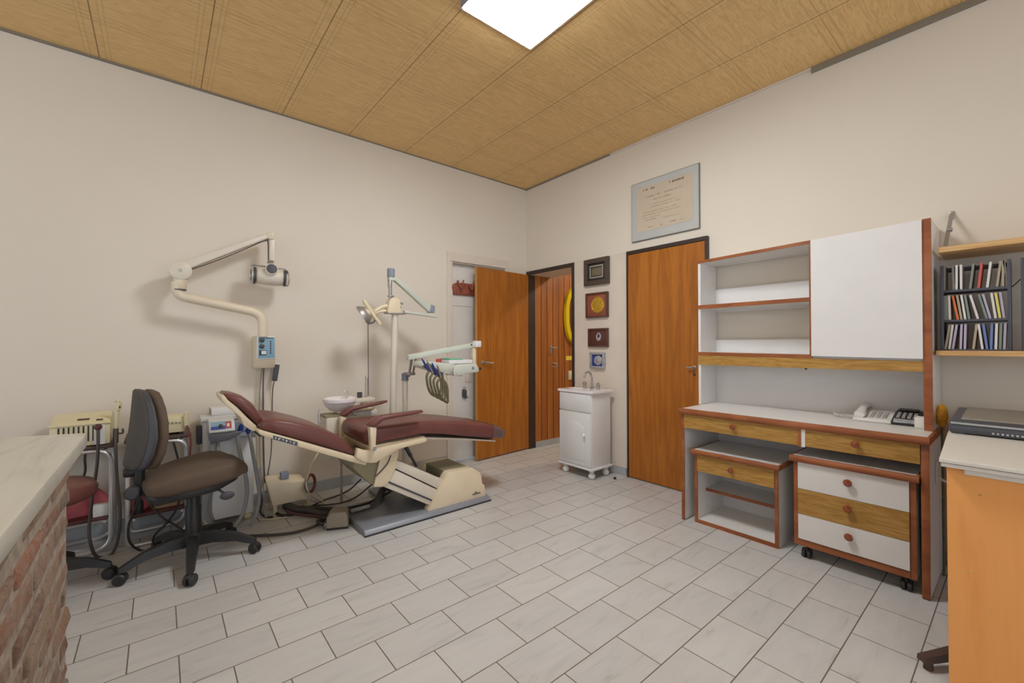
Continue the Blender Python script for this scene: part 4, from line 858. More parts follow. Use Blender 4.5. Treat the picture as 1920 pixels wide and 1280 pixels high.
# ================================================================== X-RAY UNIT on the left wall
XY = 3.47
def X3(u, v, y=XY): return WY(u, v, y)
xr = thing('xray_unit', 'cream wall mounted dental x-ray machine with folding arm', 'x-ray machine', (.58, YW, 1.0))
p0, p1 = X3(482, 629), X3(517, 690); zt_, zb_ = p0.z, p1.z
b = MB(); b.prism([(XY,zt_),(XY,X3(490,674).z),(XY+.035,zb_),(YW,zb_),(YW,zt_+.002)], 'x', p0.x, p1.x, .008, 3); cbx = obj('control_box', b, M['xcream'], xr)
a, c = X3(483.5, 632), X3(515, 671)
b = MB(); b.box(a.x-.006, c.x+.004, XY-.006, XY+.004, c.z-.006, a.z+.006, .003); obj('panel_rim', b, M['whiteplastic'], cbx)
b = MB(); b.box(a.x, c.x, XY-.0075, XY-.004, c.z, a.z, .001); obj('control_panel', b, M['bluepanel'], cbx)
for v in (637.5, 649):
    b = MB(); q = X3(490.5, v); b.lathe([(.017,0),(.016,.012),(.006,.016),(.001,.017)], (q.x, XY-.007, q.z), (0,-1,0), 18); obj('dial', b, M['navy'] if False else M['darkgrey'], cbx)
b = MB(); q = X3(493, 661); b.box(q.x-.024, q.x+.02, XY-.011, XY-.006, q.z-.018, q.z+.018, .002); obj('switch_bezel', b, M['blackplastic'], cbx)
b = MB(); b.box(q.x-.012, q.x+.017, XY-.018, XY-.008, q.z-.012, q.z+.013, .002); obj('rocker_switch', b, M['whiteplastic'], cbx)
b = MB()
for k in range(6): q = X3(507, 640+k*4.3); b.lathe([(.006,0),(.005,.005)], (q.x, XY-.007, q.z), (0,-1,0), 8)
for k in range(7): q = X3(499+k*2, 633.6); b.box(q.x-.003, q.x+.003, XY-.0085, XY-.007, q.z-.004, q.z+.003)
obj('key_column', b, M['darkgrey'], cbx)
b = MB(); b.tube(rrect([X3(493,631), X3(493,588), X3(333,554), X3(332,528)], .085, 8), .031, 18); obj('lower_arm', b, M['xcream'], xr)
q = X3(336.5, 544); b = MB(); b.cyl(q, q+Vector((0,0,.006)), .037, seg=24); obj('joint_ring', b, M['darkgrey'], xr)
q1 = X3(337.5, 517); b = MB(); b.lathe([(.031,0),(.034,.004),(.036,.06),(.034,.12)], q+Vector((.004,0,.006)), (0,0,1)); obj('swivel_sleeve', b, M['xcream'], xr)
q = X3(338, 508); b = MB(); b.lathe([(.050,-.042),(.060,-.036),(.060,.036),(.050,.042)], (q.x, XY, q.z), (0,1,0), 32); hub = obj('elbow_hub', b, M['paleplastic'], xr)
b = MB(); b.lathe([(.011,0),(.010,.004),(.003,.005)], (q.x, XY-.042, q.z), (0,-1,0), 12); obj('screw', b, M['steel'], hub)
AR = [(329,500),(334,494),(350,488),(500,438),(507,437),(512,443),(508,449),(499,449),(352,506),(341,518)]
b = MB(); b.prism([xz(X3(u,v)) for u,v in AR], 'y', XY-.030, XY+.035, .010, 3); ua = obj('upper_arm', b, M['paleplastic'], xr)
b = MB(); e = X3(507, 443); b.lathe([(.022,-.038),(.027,-.034),(.027,.034),(.022,.038)], (e.x, XY, e.z), (0,1,0), 20); obj('end_joint', b, M['xcream'], ua)
b = MB(); b.lathe([(.007,0),(.006,.004)], (e.x, XY-.038, e.z), (0,-1,0), 10); obj('screw', b, M['steel'], ua)
for dv in (0, 2.6): b = MB(); b.tube(bez([X3(354,504+dv,XY-.01), X3(400,486.5+dv*1.6,XY-.01), X3(450,467+dv*1.5,XY-.01), X3(486,452.5+dv,XY-.01), X3(500,448+dv,XY-.01)]), .0035, 6); obj('cable', b, M['darkhose'], ua)
p, q = X3(509.5, 448), X3(509.5, 499)
b = MB(); b.box(p.x-.020, p.x+.018, XY-.024, XY+.028, q.z, p.z, .006); obj('drop_arm', b, M['paleplastic'], xr)
b = MB(); b.tube(bez([X3(501,449,XY-.02), X3(502.5,456,XY-.03), X3(503,475,XY-.03), X3(503,494,XY-.03)]), .004, 6); obj('cable', b, M['darkhose'], xr)
hc = X3(506, 519); th = Vector((hc.x, XY, hc.z)); ax = Vector((1, -.12, -.03)).normalized()
b = MB(); b.lathe([(.046,-.085),(.055,-.075),(.060,-.03),(.062,.03),(.056,.078),(.046,.088)], th, ax, 28); hd = obj('tube_head', b, M['paleplastic'], xr)
for s in (-1, 1):
    b = MB(); b.lathe([(.048,s*.086),(.060,s*.088),(.060,s*.100),(.046,s*.104)], th, ax, 24); obj('end_band', b, M['darkgrey'], hd)
    b = MB(); c = th+ax*(s*.112); b.tube([c+Vector((0,.055*math.cos(t),.055*math.sin(t))) for t in [2*PI*k/24 for k in range(24)]], .006, 8, True); obj('grip_ring', b, M['chrome'], hd)
b = MB(); w = th+Vector((0,0,.045)); b.tube(rrect([th-ax*.112+Vector((0,0,.04)), th-ax*.112+Vector((0,0,.074)), th+ax*.112+Vector((0,0,.068)), th+ax*.112+Vector((0,0,.035))], .02), .006, 8); obj('yoke', b, M['steel'], hd)
d = Vector((-.10,-1,.10)).normalized(); c = th+Vector((.004,-.02,.040)); b = MB(); b.lathe([(.036,0),(.040,.03),(.040,.062),(.034,.066)], c, d, 28); obj('cone', b, M['paleplastic'], hd)
b = MB(); b.lathe([(.034,.060),(.034,.0675),(.030,.0685),(.001,.0695)], c, d, 28); obj('cone_cap', b, M['darkgrey'], hd)
b = MB()
for k in (-1, 0, 1): b.tube(bez([(p.x-.012+k*.012, XY-.032, q.z+.035), (p.x-.016+k*.018, XY-.045, q.z+.015), (p.x-.006+k*.012, XY-.05, q.z-.01)], 5), .005, 6)
obj('cable_sockets', b, M['steel'], hd)
# hand switch and cables on the wall below
p, q = WY(519.5, 683, 3.58), WY(514.5, 714, 3.58)
hs = thing('hand_switch', 'dark grey hand switch hanging beside the x-ray control box', 'hand switch', (p.x, YW, q.z))
b = MB(); d = (q-p).normalized(); s = Vector((-d.z,0,d.x))*.017; t = Vector((0,.014,0)); b.hexa([q-s-t, q+s-t, q+s+t, q-s+t, p-s-t, p+s-t, p+s+t, p-s+t], .006, 3); obj('body', b, M['darkgrey'], hs)
b = MB(); b.box(p.x-.018, p.x+.016, 3.57, YW, p.z-.004, p.z+.012, .004); obj('holder', b, M['whiteplastic'], hs)
b = MB(); b.tube(bez([q, WY(512,725,3.60), WY(510.5,750,3.63), WY(510,790,3.645), WY(508,850,3.645), WY(502,890,3.64), WY(500,925,3.63)]), .0035, 6); obj('cord', b, M['darkhose'], hs)
b = MB(); xa, xb = WY(494, 800, YW).x, WY(507, 800, YW).x; b.box(xa, xb, YW-.018, YW, .09, zb_+.004, .003); solo('cable_duct', b, M['trimcream'], 'cream cable duct running down the wall below the x-ray control box', 'cable duct', smooth=0)
for k, (u1, u2, u3) in enumerate(((488,483,480), (490,487,484), (493,491.5,491))):
    b = MB(); b.tube(bez([WY(u1+2,689,3.58), WY(u2+2,710,3.61), WY(u3+2,750,3.64), WY(u3+3,800,3.645), WY(u3+4,860,3.645), WY(u3+6,905,3.64)]), .004, 6)
    solo('hanging_cable', b, M[('creamcord','greyhose','darkhose')[k]], 'thin '+('cream','grey','brown')[k]+' cable hanging below the x-ray control box', 'cable')

# ================================================================== LAMP POST AND SPITTOON UNIT
UY = 3.25
def U(u, v, y=UY): return WY(u, v, y)
un = thing('dental_unit', 'cream dental lamp post with spittoon bowl behind the reclined chair', 'dental unit', (1.45, UY, 0))
a, c = U(740.5, 588), U(737, 760); bt = c+(c-a)*(c.z/(a.z-c.z))
b = MB(); b.tube([(bt.x,UY,.02), c, a], .0265, 20); obj('post', b, M['paleplastic'], un)
b = MB(); b.box(bt.x-.14, bt.x+.20, UY-.13, UY+.13, 0, .03, .006); obj('base_plate', b, M['greymetal'], un)
b = MB(); q = U(740, 588); b.box(q.x-.075, q.x+.085, UY-.045, UY+.045, q.z-.003, q.z+.006, .002); obj('lamp_shelf', b, M['steel'], un)
b = MB(); a, c = U(724, 586), U(746, 562); b.prism([(a.x-.006,a.z),(c.x+.008,a.z),(c.x+.006,c.z-.005),(c.x-.02,c.z+.012),(a.x+.03,c.z+.008),(a.x+.012,c.z-.02)], 'y', UY-.04, UY+.04, .006); obj('lamp_bracket', b, M['cream'], un)
b = MB(); q = U(746, 567); b.cyl((q.x,UY-.01,q.z), (q.x+.04,UY-.01,q.z-.008), .008); q = U(747,575); b.cyl((q.x,UY-.01,q.z), (q.x+.02,UY-.01,q.z), .006); obj('bracket_knobs', b, M['steel'], un)
b = MB(); a, c = U(732, 562), U(731, 520); b.cyl(a, c, .013); b.lathe([(.026,-.005),(.026,.004),(.014,.008)], U(732.5,555), (0,0,1)); b.lathe([(.016,0),(.017,.01),(.017,.05),(.013,.055)], U(731,537), (0,0,1)); obj('stub_post', b, M['steel'], un)
b = MB(); a = U(733, 519.5); c = U(733, 504.5); b.cyl(a, c, .030); b.cyl(c, c+Vector((0,0,.004)), .026); obj('top_collar', b, M['greyblue'], un)
b = MB(); b.prism([xz(U(u,v)) for u,v in ((740,519),(807,573.5),(803,585),(739,526.5),(728,526.5),(728,519))], 'y', UY-.022, UY+.022, .004); obj('upper_arm', b, M['palegreen'], un)
b = MB(); b.prism([xz(U(u,v)) for u,v in ((806,571),(813,574),(812.5,586.5),(803,586))], 'y', UY-.028, UY+.028, .004); obj('elbow_cap', b, M['greyblue'], un)
b = MB(); b.prism([xz(U(u,v)) for u,v in ((757,582),(818.5,590),(818.5,595.5),(757,586.5))], 'y', UY-.02, UY+.02, .004); obj('lower_arm', b, M['palegreen'], un)
lp = U(703, 580)
b = MB(); b.tube(bez([U(726,573), U(715,576), U(704,583), U(697,589)]), .016, 12); b.tube(bez([U(724,583), U(712,584), U(702,588)]), .012, 10); obj('lamp_link', b, M['cream'], un)
b = MB(); b.tube([U(682,562,UY-.05), U(684,566,UY-.05), U(701,592,UY-.05)], [.012,.016,.014], 12); b.tube([U(701,592,UY-.05), U(713,608,UY-.05)], [.014,.016], 12); obj('lamp_handle', b, M['ivory'], un)
b = MB(); b.tube(bez([U(686,602,UY-.04), U(692,606,UY-.05), U(700,604,UY-.05), U(705,598,UY-.05)]), .006, 8); obj('lamp_lever', b, M['darkgrey'], un)
c = U(680, 591); dn_ = Vector((-.70, .42, -.56)).normalized()
b = MB(); b.lathe([(.02,-.055),(.05,-.045),(.078,-.012),(.080,.0),(.074,-.004),(.045,-.035),(.002,-.045)], c, dn_, 32); rf = obj('lamp_reflector', b, M['steel'], un)
b = MB(); b.lathe([(.02,-.09),(.034,-.085),(.040,-.05),(.045,-.046)], c, dn_, 24); obj('lamp_housing', b, M['cream'], rf)
# spittoon
sc_ = WY(637, 752, 3.28)
b = MB(); b.lathe([(.03,-.075),(.07,-.062),(.10,-.03),(.112,-.004),(.116,.0),(.116,.022),(.108,.026),(.100,.020),(.085,-.006),(.05,-.03),(.012,-.04)], (sc_.x, 3.28, sc_.z), (0,0,1), 36); bw = obj('spittoon_bowl', b, M['porcelain'], un)
b = MB(); q = sc_; b.tube(bez([(q.x+.075,3.33,q.z+.02),(q.x+.075,3.33,q.z+.06),(q.x+.055,3.32,q.z+.068),(q.x+.045,3.315,q.z+.05)], 6), .006, 8); obj('bowl_filler', b, M['chrome'], bw)
a, c = WY(604, 782, 3.28), WY(634, 782, 3.28)
zb2 = WY(632, 778, 3.28).z
b = MB(); b.box(a.x, a.x+.21, 3.18, 3.40, .36, zb2, .012); b.box(a.x+.21, a.x+.40, 3.24, 3.38, .50, zb2+.02, .01); obj('unit_body', b, M['paleplastic'], un)
b = MB(); b.box(a.x+.0, a.x+.12, 3.19, 3.36, zb2, zb2+.014, .004); obj('dark_gasket', b, M['creamdark'], un)
b = MB(); q = WY(652, 757, 3.28); r_ = WY(700, 750, 3.28); b.box(q.x, r_.x, 3.24, 3.40, sc_.z-.02, sc_.z+.012, .008); b.box(q.x+.12, q.x+.16, 3.29, 3.35, zb2, sc_.z); obj('unit_deck', b, M['paleplastic'], un)
b = MB(); q = WY(676, 742, 3.28); b.lathe([(.018,0),(.020,.04),(.018,.042),(.016,.006)], (q.x, 3.30, sc_.z+.012), (0,0,1), 16); obj('cup_filler', b, M['darkgrey'], un)
b = MB()
for u in (685, 688.5): q = WY(u, 742, 3.32); b.cyl((q.x,3.32,sc_.z), (q.x+.002,3.32,WY(u,704 if u<687 else 708,3.32).z), .004, seg=8)
obj('holder_rods', b, M['steel'], un)
q = WY(690, 600, 3.40); q2 = WY(691, 742, 3.38)
b = MB(); b.tube([q, q2], .003, 6); obj('lamp_cord', b, M['darkhose'], un)
b = MB(); q = WY(653, 772, 3.19); r_ = WY(702, 764, 3.19); b.box(q.x, r_.x, 3.185, 3.29, q.z-.004, q.z+.010, .004); obj('tray_shelf', b, M['cream'], un)
b = MB()
for k in range(4): b.cyl((q.x+.02+k*.035,3.20,q.z+.018),(q.x+.05+k*.035,3.22,q.z+.018),.008)
obj('suction_tips', b, M['ivory'], un)
b = MB(); q = WY(640, 860, 3.30); b.cyl((q.x,3.30,0), (q.x,3.30,.38), .008, seg=12); obj('drain_pipe', b, M['steel'], un)
b = MB(); q = WY(598.5, 780, 3.25); b.tube([(q.x,3.25,q.z-.05),(q.x,3.25,q.z+.05)], [.010,.006], 10); b.tube(bez([(q.x,3.25,q.z-.04),(q.x+.02,3.25,q.z-.05),(q.x+.05,3.25,q.z-.03)],5), .006, 8); b.cyl((q.x-.012,3.25,q.z+.02),(q.x+.012,3.25,q.z+.02),.005); obj('water_tap', b, M['chrome'], un)
cdp, cdq = WY(656, 795, 3.18), WY(675, 777, 3.18)
b = MB(); b.hexa([(cdp.x,3.18,cdp.z),(cdq.x,3.20,cdp.z+.01),(cdq.x,3.23,cdp.z+.01),(cdp.x,3.21,cdp.z),(cdp.x-.004,3.18,cdq.z-.03),(cdq.x-.01,3.20,cdq.z),(cdq.x-.01,3.23,cdq.z),(cdp.x-.004,3.21,cdq.z-.03)], .002); obj('paper_bag', b, M['white'], un)

# ================================================================== INSTRUMENT TABLE on its own arm
IY = 3.02
def I(u, v, y=IY): return WY(u, v, y)
iu = thing('instrument_table', 'pale instrument tray unit on a jointed arm in front of the doors', 'instrument tray', (1.56, UY, 0))
q = WY(759.5, 712, UY); b = MB(); b.cyl((q.x,UY,.03), (q.x,UY,q.z), .022); obj('post', b, M['paleplastic'], iu)
b = MB(); b.box(q.x-.024, q.x+.16, UY-.11, UY+.11, .0305, .045, .004); obj('foot_plate', b, M['greymetal'], iu)
b = MB(); z = WY(759.5, 701, UY).z; b.lathe([(.030,0),(.030,.006),(.027,.008),(.027,.055),(.024,.058)], (q.x,UY,q.z-.004), (0,0,1)); obj('collar', b, M['greyblue'], iu)
a, c = WY(769.5, 699, 3.2), WY(769.5, 673, 3.12)
b = MB(); b.cyl((a.x-.014,3.2,a.z-.03), (a.x-.014,3.15,c.z), .010); b.cyl((a.x+.022,3.2,a.z-.01), (a.x+.022,3.15,c.z), .008); b.box(q.x-.01, a.x+.035, 3.18, UY+.01, a.z-.018, a.z+.004, .003); obj('arm_bracket', b, M['steel'], iu)
A0 = [WY(764,665,3.12), WY(764,675,3.12)]; A1 = [WY(900,639.5,2.98), WY(900,648.5,2.98)]
def bar(mb, P, Q, R, S, t, bev=.004):
    o = Vector((0,t,0)); mb.hexa([Q-o, S-o, S+o, Q+o, P-o, R-o, R+o, P+o], bev)
b = MB(); bar(b, A0[0], A0[1], A1[0], A1[1], .022); arm_ = obj('swing_arm', b, M['palegreen'], iu)
b = MB(); c = WY(893, 644.5, 2.98); b.box(c.x-.025, c.x+.035, 2.955, 3.005, c.z-.028, c.z+.026, .006); obj('arm_end', b, M['whiteplastic'], arm_)
b = MB(); b.lathe([(.008,0),(.008,.004)], WY(884,646,2.955), (0,-1,0), 10); obj('screw', b, M['darkgrey'], arm_)
b = MB(); a, c = WY(888, 652, 2.99), WY(888, 686, 2.99); b.box(a.x-.016, a.x+.016, 2.975, 3.01, c.z, a.z, .003); obj('hanger', b, M['cream'], iu)
TY0, TY1 = 2.86, 3.10
b = MB(); pt = [WY(u, v, TY0) for u, v in ((851,690),(857,683),(893,681),(898,690),(898,697),(853,704))]
b.prism([xz(p) for p in pt], 'y', TY0, TY1, .006); a, c = WY(805,684,TY0), WY(856,690,TY0)
b.prism([xz(WY(u,v,TY0)) for u,v in ((801,683),(806,677),(856,683),(856,699),(848,704),(800,688))], 'y', TY0+.01, TY1, .006); tr = obj('tray_body', b, M['palegreen'], iu)
b = MB(); q = WY(887, 690, TY0); b.lathe([(.013,0),(.012,.003)], (q.x,TY0,q.z), (0,-1,0), 14); obj('badge', b, M['greyblue'], tr)
b = MB(); b.tube(rrect([WY(826,706,TY0-.02), WY(852,688,TY0-.02), WY(851,703,TY0-.02), WY(866,703,TY0-.02)], .012), .006, 8); b.tube([WY(857,702,TY0-.02), WY(867,702.5,TY0-.02)], .010, 8); obj('tray_handle', b, M['chrome'], tr)
b = MB(); b.prism([xz(WY(u,v,TY0-.03)) for u,v in ((798,687),(806,681),(832,701),(826,707))], 'y', TY0-.03, TY0+.03, .004); obj('instrument_holder', b, M['darkgrey'], tr)
rnd = random.Random(3)
for k in range(4):
    u = 802+k*7.5; v = 688+k*4
    b = MB(); p, q = WY(u-11+k*2, v-16, TY0-.05-.01*k), WY(u+2, v+7, TY0-.045); b.tube([p, p.lerp(q,.3), q], [.004,.008,.009], 10); obj('handpiece', b, [M['navy'], M['steel'], M['navy'], M['steel']][k], iu)
    b = MB(); e = WY(826-k*2+(k%2)*5, 700+k*2, TY0-.02); dpt = 738+k*4
    b.tube(bez([q, WY(u-2-k, v+20, TY0-.05), WY(u+3, dpt-6, TY0-.05), WY(u+14, dpt+4, TY0-.045), WY(u+24-k*3, dpt-4, TY0-.035), WY(u+25-k*4, v+22, TY0-.02), e], 10), .009, 10); obj('coiled_hose', b, M['olivehose'], iu)
# things lying on the tray
zt_ = WY(860, 682, TY0).z
p, q = WY(843, 682, TY0+.02), WY(886, 682, TY0+.02)
b = MB(); b.box(p.x, q.x, TY0+.02, TY1-.03, zt_+.0005, zt_+.030, .003); solo('instrument_case', b, M['whiteplastic'], 'flat white instrument case lying on the pale tray', 'case')
p, q = WY(835, 672, TY0+.05), WY(868, 672, TY0+.05)
b = MB(); b.hexa([(p.x+.04,TY0+.05,zt_+.031),(q.x,TY0+.05,zt_+.031),(q.x,TY1-.05,zt_+.031),(p.x+.04,TY1-.05,zt_+.031),(p.x+.04,TY0+.05,zt_+.044),(q.x,TY0+.05,zt_+.038),(q.x,TY1-.05,zt_+.038),(p.x+.04,TY1-.05,zt_+.044)], .002); solo('green_booklet', b, M['green'], 'mint green booklet on the white instrument case', 'booklet')
p = WY(825, 676, TY0+.06); zl_ = WY(815, 681, TY0+.06).z
b = MB(); b.box(p.x-.06, p.x+.06, TY0+.03, TY0+.14, zt_-.004, zt_+.010, .003); solo('glass_slab', b, M['silver'], 'thin grey slab on the left of the tray under the red pot', 'slab')
b = MB(); b.lathe([(.020,0),(.022,.012),(.021,.028),(.013,.032),(.002,.033)], (p.x,TY0+.08,zt_+.0105), (0,0,1), 18); solo('red_pot', b, M['red'], 'tiny red lidded pot standing on the grey slab', 'pot')

# ================================================================== COAT RACK on the white door
p, q = WY(846, 540, YW+.02), WY(895, 540, YW+.02)
cr = thing('coat_rack', 'tooled brown leather coat rack hung on the white door', 'coat rack', (p.x+.15, YW+.03, p.z-.07))
z0, z1 = WY(846, 552, YW+.02).z, WY(846, 529, YW+.02).z
pts = [(p.x+.01,z0+.02),(p.x+.03,z0),(p.x+.5,z0+.005),(p.x+.52,z0+.03),(p.x+.52,z1-.02),(p.x+.48,z1),(p.x+.12,z1+.004),(p.x+.05,z1-.004),(p.x,z1-.02),(p.x-.008,(z0+z1)/2)]
b = MB(); b.prism(pts, 'y', YW+.002, YW+.022, .006); obj('backboard', b, M['leather'], cr)
for k in range(4):
    x = p.x+.075+k*.125; zc = (z0+z1)/2+.03
    b = MB(); b.tube(bez([(x,YW+.004,zc+.02),(x-.004,YW-.03,zc),(x+.012,YW-.045,zc-.03),(x+.02,YW-.05,zc+.03),(x+.026,YW-.055,zc+.055)],6), .008, 8); obj('hook', b, M['leather'], cr)
b = MB(); b.lathe([(.010,0),(.012,.02),(.004,.026)], (p.x+.075,YW+.012,z1), (0,0,1), 10); obj('finial', b, M['leather'], cr)
p = WY(872, 735, YW+.01)
kt = thing('key_bunch', 'bunch of dark keys with white tag hanging on the white door', 'keys', (p.x, YW+.02, p.z))
b = MB(); b.box(p.x-.03, p.x+.005, YW+.008, YW+.016, p.z-.05, p.z+.03, .002); b.box(p.x-.01, p.x+.02, YW+.005, YW+.010, p.z-.065, p.z+.02, .002); b.tube([(p.x+.015*math.cos(t),YW+.016,p.z+.04+.015*math.sin(t)) for t in [2*PI*k/14 for k in range(14)]], .002, 6, True); obj('keys', b, M['darkgrey'], kt)
b = MB(); b.box(p.x+.022, p.x+.052, YW+.010, YW+.018, p.z-.045, p.z+.015, .002); obj('tag', b, M['white'], kt)
# ================================================================== BRICK COUNTER in the left foreground
kz, kx, ky = .95, -.147, 1.591
bc = thing('brick_counter', 'old brick half wall topped by a veined white marble slab', 'counter', (-.6, .6, 0))
b = MB(); b.prism([(kx,-.7),(kx,ky),(-1.4,ky+.465),(-1.4,-.7)], 'z', kz-.036, kz, .004); obj('marble_top', b, M['marble'], bc)
fxb, fyb = -.1795, 1.556
b = MB(); b.prism([(fxb,-.65),(fxb,fyb-.012),(-1.3,fyb+.38),(-1.3,-.65)], 'z', 0, kz-.036); obj('mortar_core', b, M['mortar'], bc, 0)
rnd = random.Random(11); b = MB(); z = .004; row = 0
while z < kz-.05:
    h = rnd.uniform(.034, .046); h = min(h, kz-.040-z); y = fyb-rnd.uniform(0, .01); first = True
    while y > -.62:
        L = (.09 if first and row % 2 else .20)*rnd.uniform(.85, 1.12); first = False; d = rnd.uniform(.001, .007)
        y0 = y-L; j = lambda s=.004: rnd.uniform(-s, s)
        x0, x1 = fxb-.04, fxb+d
        b.hexa([(x0,y0,z+j()),(x1+j(),y0+j(),z+j()),(x1+j(),y+j(),z+j()),(x0,y,z+j()),(x0,y0,z+h+j()),(x1+j(.006),y0+j(),z+h+j()),(x1+j(.006),y+j(),z+h+j()),(x0,y,z+h+j())], .006, 2)
        y = y0-rnd.uniform(.014, .024)
    z += h+rnd.uniform(.016, .026); row += 1
obj('brick_face', b, M['brick'], bc, 50)

# ================================================================== OPERATOR CHAIR
ox, oy = .146, 2.933
oc = thing('office_chair', 'brown fabric office chair on a black five star base', 'office chair', (ox, oy, 0))
def star_leg(hub, ang, L, parent, z0=.118, z1=.075, mat='blackplastic', castor=True):
    d = Vector((math.cos(ang), math.sin(ang), 0)); s = Vector((-d.y, d.x, 0)); c = Vector((hub[0], hub[1], 0)); R = []
    for t, z, w, h in ((.06,z0,.030,.030),(.35,z0+.004,.027,.026),(.7,z0-.012,.022,.020),(.95,z1,.018,.016),(1.02,z1-.004,.013,.010)):
        q = c+d*(L*t); R.append([q+s*w+Vector((0,0,z-h)), q-s*w+Vector((0,0,z-h)), q-s*w*.7+Vector((0,0,z+h)), q+s*w*.7+Vector((0,0,z+h))])
    b = MB(); b.loft(R); l = obj('leg', b, M[mat], parent, 50)
    if castor:
        q = c+d*L; tx = Vector((math.cos(ang+1.1), math.sin(ang+1.1), 0)); b = MB()
        for sg in (-1, 1): b.lathe([(.020,-.010),(.0275,-.007),(.0285,.004),(.022,.011)], q+tx*(.014*sg)+Vector((0,0,.0285)), tx*sg, 18)
        b.ball((q.x,q.y,.042), .022, .022, .016, 14, 8); b.cyl((q.x,q.y,.04), (q.x,q.y,z1), .009, seg=10); obj('castor', b, M['blackplastic'], l)
for k in range(5): star_leg((ox, oy), math.radians(-95+72*k), .30, oc)
b = MB(); b.lathe([(.040,.085),(.050,.092),(.050,.14),(.036,.155),(.036,.30),(.031,.31),(.031,.395),(.026,.40),(.026,.43)], (ox,oy,0), (0,0,1), 24); obj('gas_column', b, M['blackplastic'], oc)
# seat: rounded cushion, waterfall front toward +x, slightly turned
ta = math.radians(8); SM = Matrix.Translation((ox+.022, oy, .0)) @ Matrix.Rotation(ta, 4, 'Z') @ Matrix.Rotation(math.radians(-4), 4, 'Y')
S = []
for x, zt_, zb_, w in ((-.228,.478,.462,.10),(-.222,.498,.448,.145),(-.20,.515,.436,.175),(-.14,.532,.428,.20),(-.05,.544,.424,.215),(.05,.552,.424,.22),(.12,.552,.428,.217),(.17,.540,.434,.20),(.205,.515,.444,.175),(.222,.508,.440,.17),(.231,.494,.446,.15)):
    S.append(((x*.96+.012,zt_),(x*.96+.012,zb_),0,w))
b = MB(); b.cushion(S, 40, .48, mat=SM); obj('seat', b, M['brownseat'], oc, 60)
b = MB(); b.cushion([((x,.455),(x,.412-(.024 if -.18<x<.12 else 0)),0,w) for x, w in ((-.20,.12),(-.17,.16),(-.05,.185),(.08,.185),(.17,.15),(.19,.12))], 28, .5, mat=SM); b.box(-.11, .09, -.06, .06, .395, .43, .008, mat=SM); obj('seat_pan', b, M['blackplastic'], oc, 50)
b = MB(); b.tube(bez([SM@Vector((.06,-.06,.41)), SM@Vector((.085,-.16,.40)), SM@Vector((.10,-.20,.385))],6), .006, 8); q = SM@Vector((.108,-.225,.375)); b.ball(q, .034, .014, .022, 14, 8); obj('lever', b, M['darkgrey'], oc)
# back: shell and cushion, turned to face away to the right
BM = Matrix.Translation((ox-.300, oy+.015, 0)) @ Matrix.Rotation(math.radians(12), 4, 'Z') @ Matrix.Rotation(math.radians(6), 4, 'Y')
def back(x0, x1, k, th):
    R = []
    for z, w in ((.552,.10),(.562,.135),(.585,.160),(.64,.182),(.72,.190),(.80,.176),(.87,.148),(.92,.112),(.945,.075),(.955,.045)):
        w *= k; n = 30; r = []
        cx = .026*math.cos((z-.72)*3.2)-.02
        for i in range(n):
            t = 2*PI*i/n; c, s = math.cos(t), math.sin(t); y = math.copysign(abs(c)**.5, c)*w
            xx = (x0+x1)/2+(x1-x0)/2*math.copysign(abs(s)**.6, s)*(1 if .56<z<.95 else .45)
            r.append((cx+xx+1.3*y*y, y, z))
        R.append(r)
    b = MB(); b.loft(R, mat=BM); return b
obj('back_cushion', back(-.006, .046, 1.0, 0), M['brownseat'], oc, 60)
obj('back_shell', back(-.036, -.003, 1.0, 0), M['darkgrey'], oc, 60)
obj('back_panel', back(-.046, -.022, .84, 0), flat('black_fabric','#4a4540',.7,var=.15), oc, 60)
q0, q1, q2 = Vector((ox-.215,oy-.005,.60)), Vector((ox-.225,oy-.010,.50)), Vector((ox-.205,oy-.01,.425))
b = MB(); b.tube(bez([q0, q1, q2, (ox-.14,oy,.415), (ox-.06,oy,.418)]), [.026]*33 if False else .024, 12); obj('back_stem', b, M['blackplastic'], oc)
b = MB(); q = Vector((ox-.245,oy-.03,.435)); b.lathe([(.030,0),(.036,.006),(.036,.022),(.026,.034),(.010,.036),(.001,.036)], q, Vector((-.15,-1,.05)), 20); obj('tension_knob', b, M['darkgrey'], oc)
b = MB(); q = Vector((ox-.232,oy,.535)); b.lathe([(.022,0),(.026,.01),(.026,.045),(.02,.055)], q, (-1,-.1,0), 18); obj('height_knob', b, M['blackplastic'], oc)

# ------------------------------------------------------------------ maroon stool half hidden by the brick counter
s0 = (-.455, 3.0); stl = thing('stool', 'maroon vinyl stool mostly hidden behind the brick counter', 'stool', (s0[0], s0[1], 0))
b = MB(); b.lathe([(.02,.43),(.19,.43),(.215,.445),(.22,.475),(.205,.505),(.15,.515),(.001,.518)], (s0[0], s0[1], 0), (0,0,1), 36); obj('seat', b, M['maroon'], stl, 60)
b = MB(); b.cyl((*s0,.10), (*s0,.43), .03); obj('column', b, M['blackplastic'], stl)
for k in range(5): star_leg(s0, math.radians(-4+72*k), .265, stl)

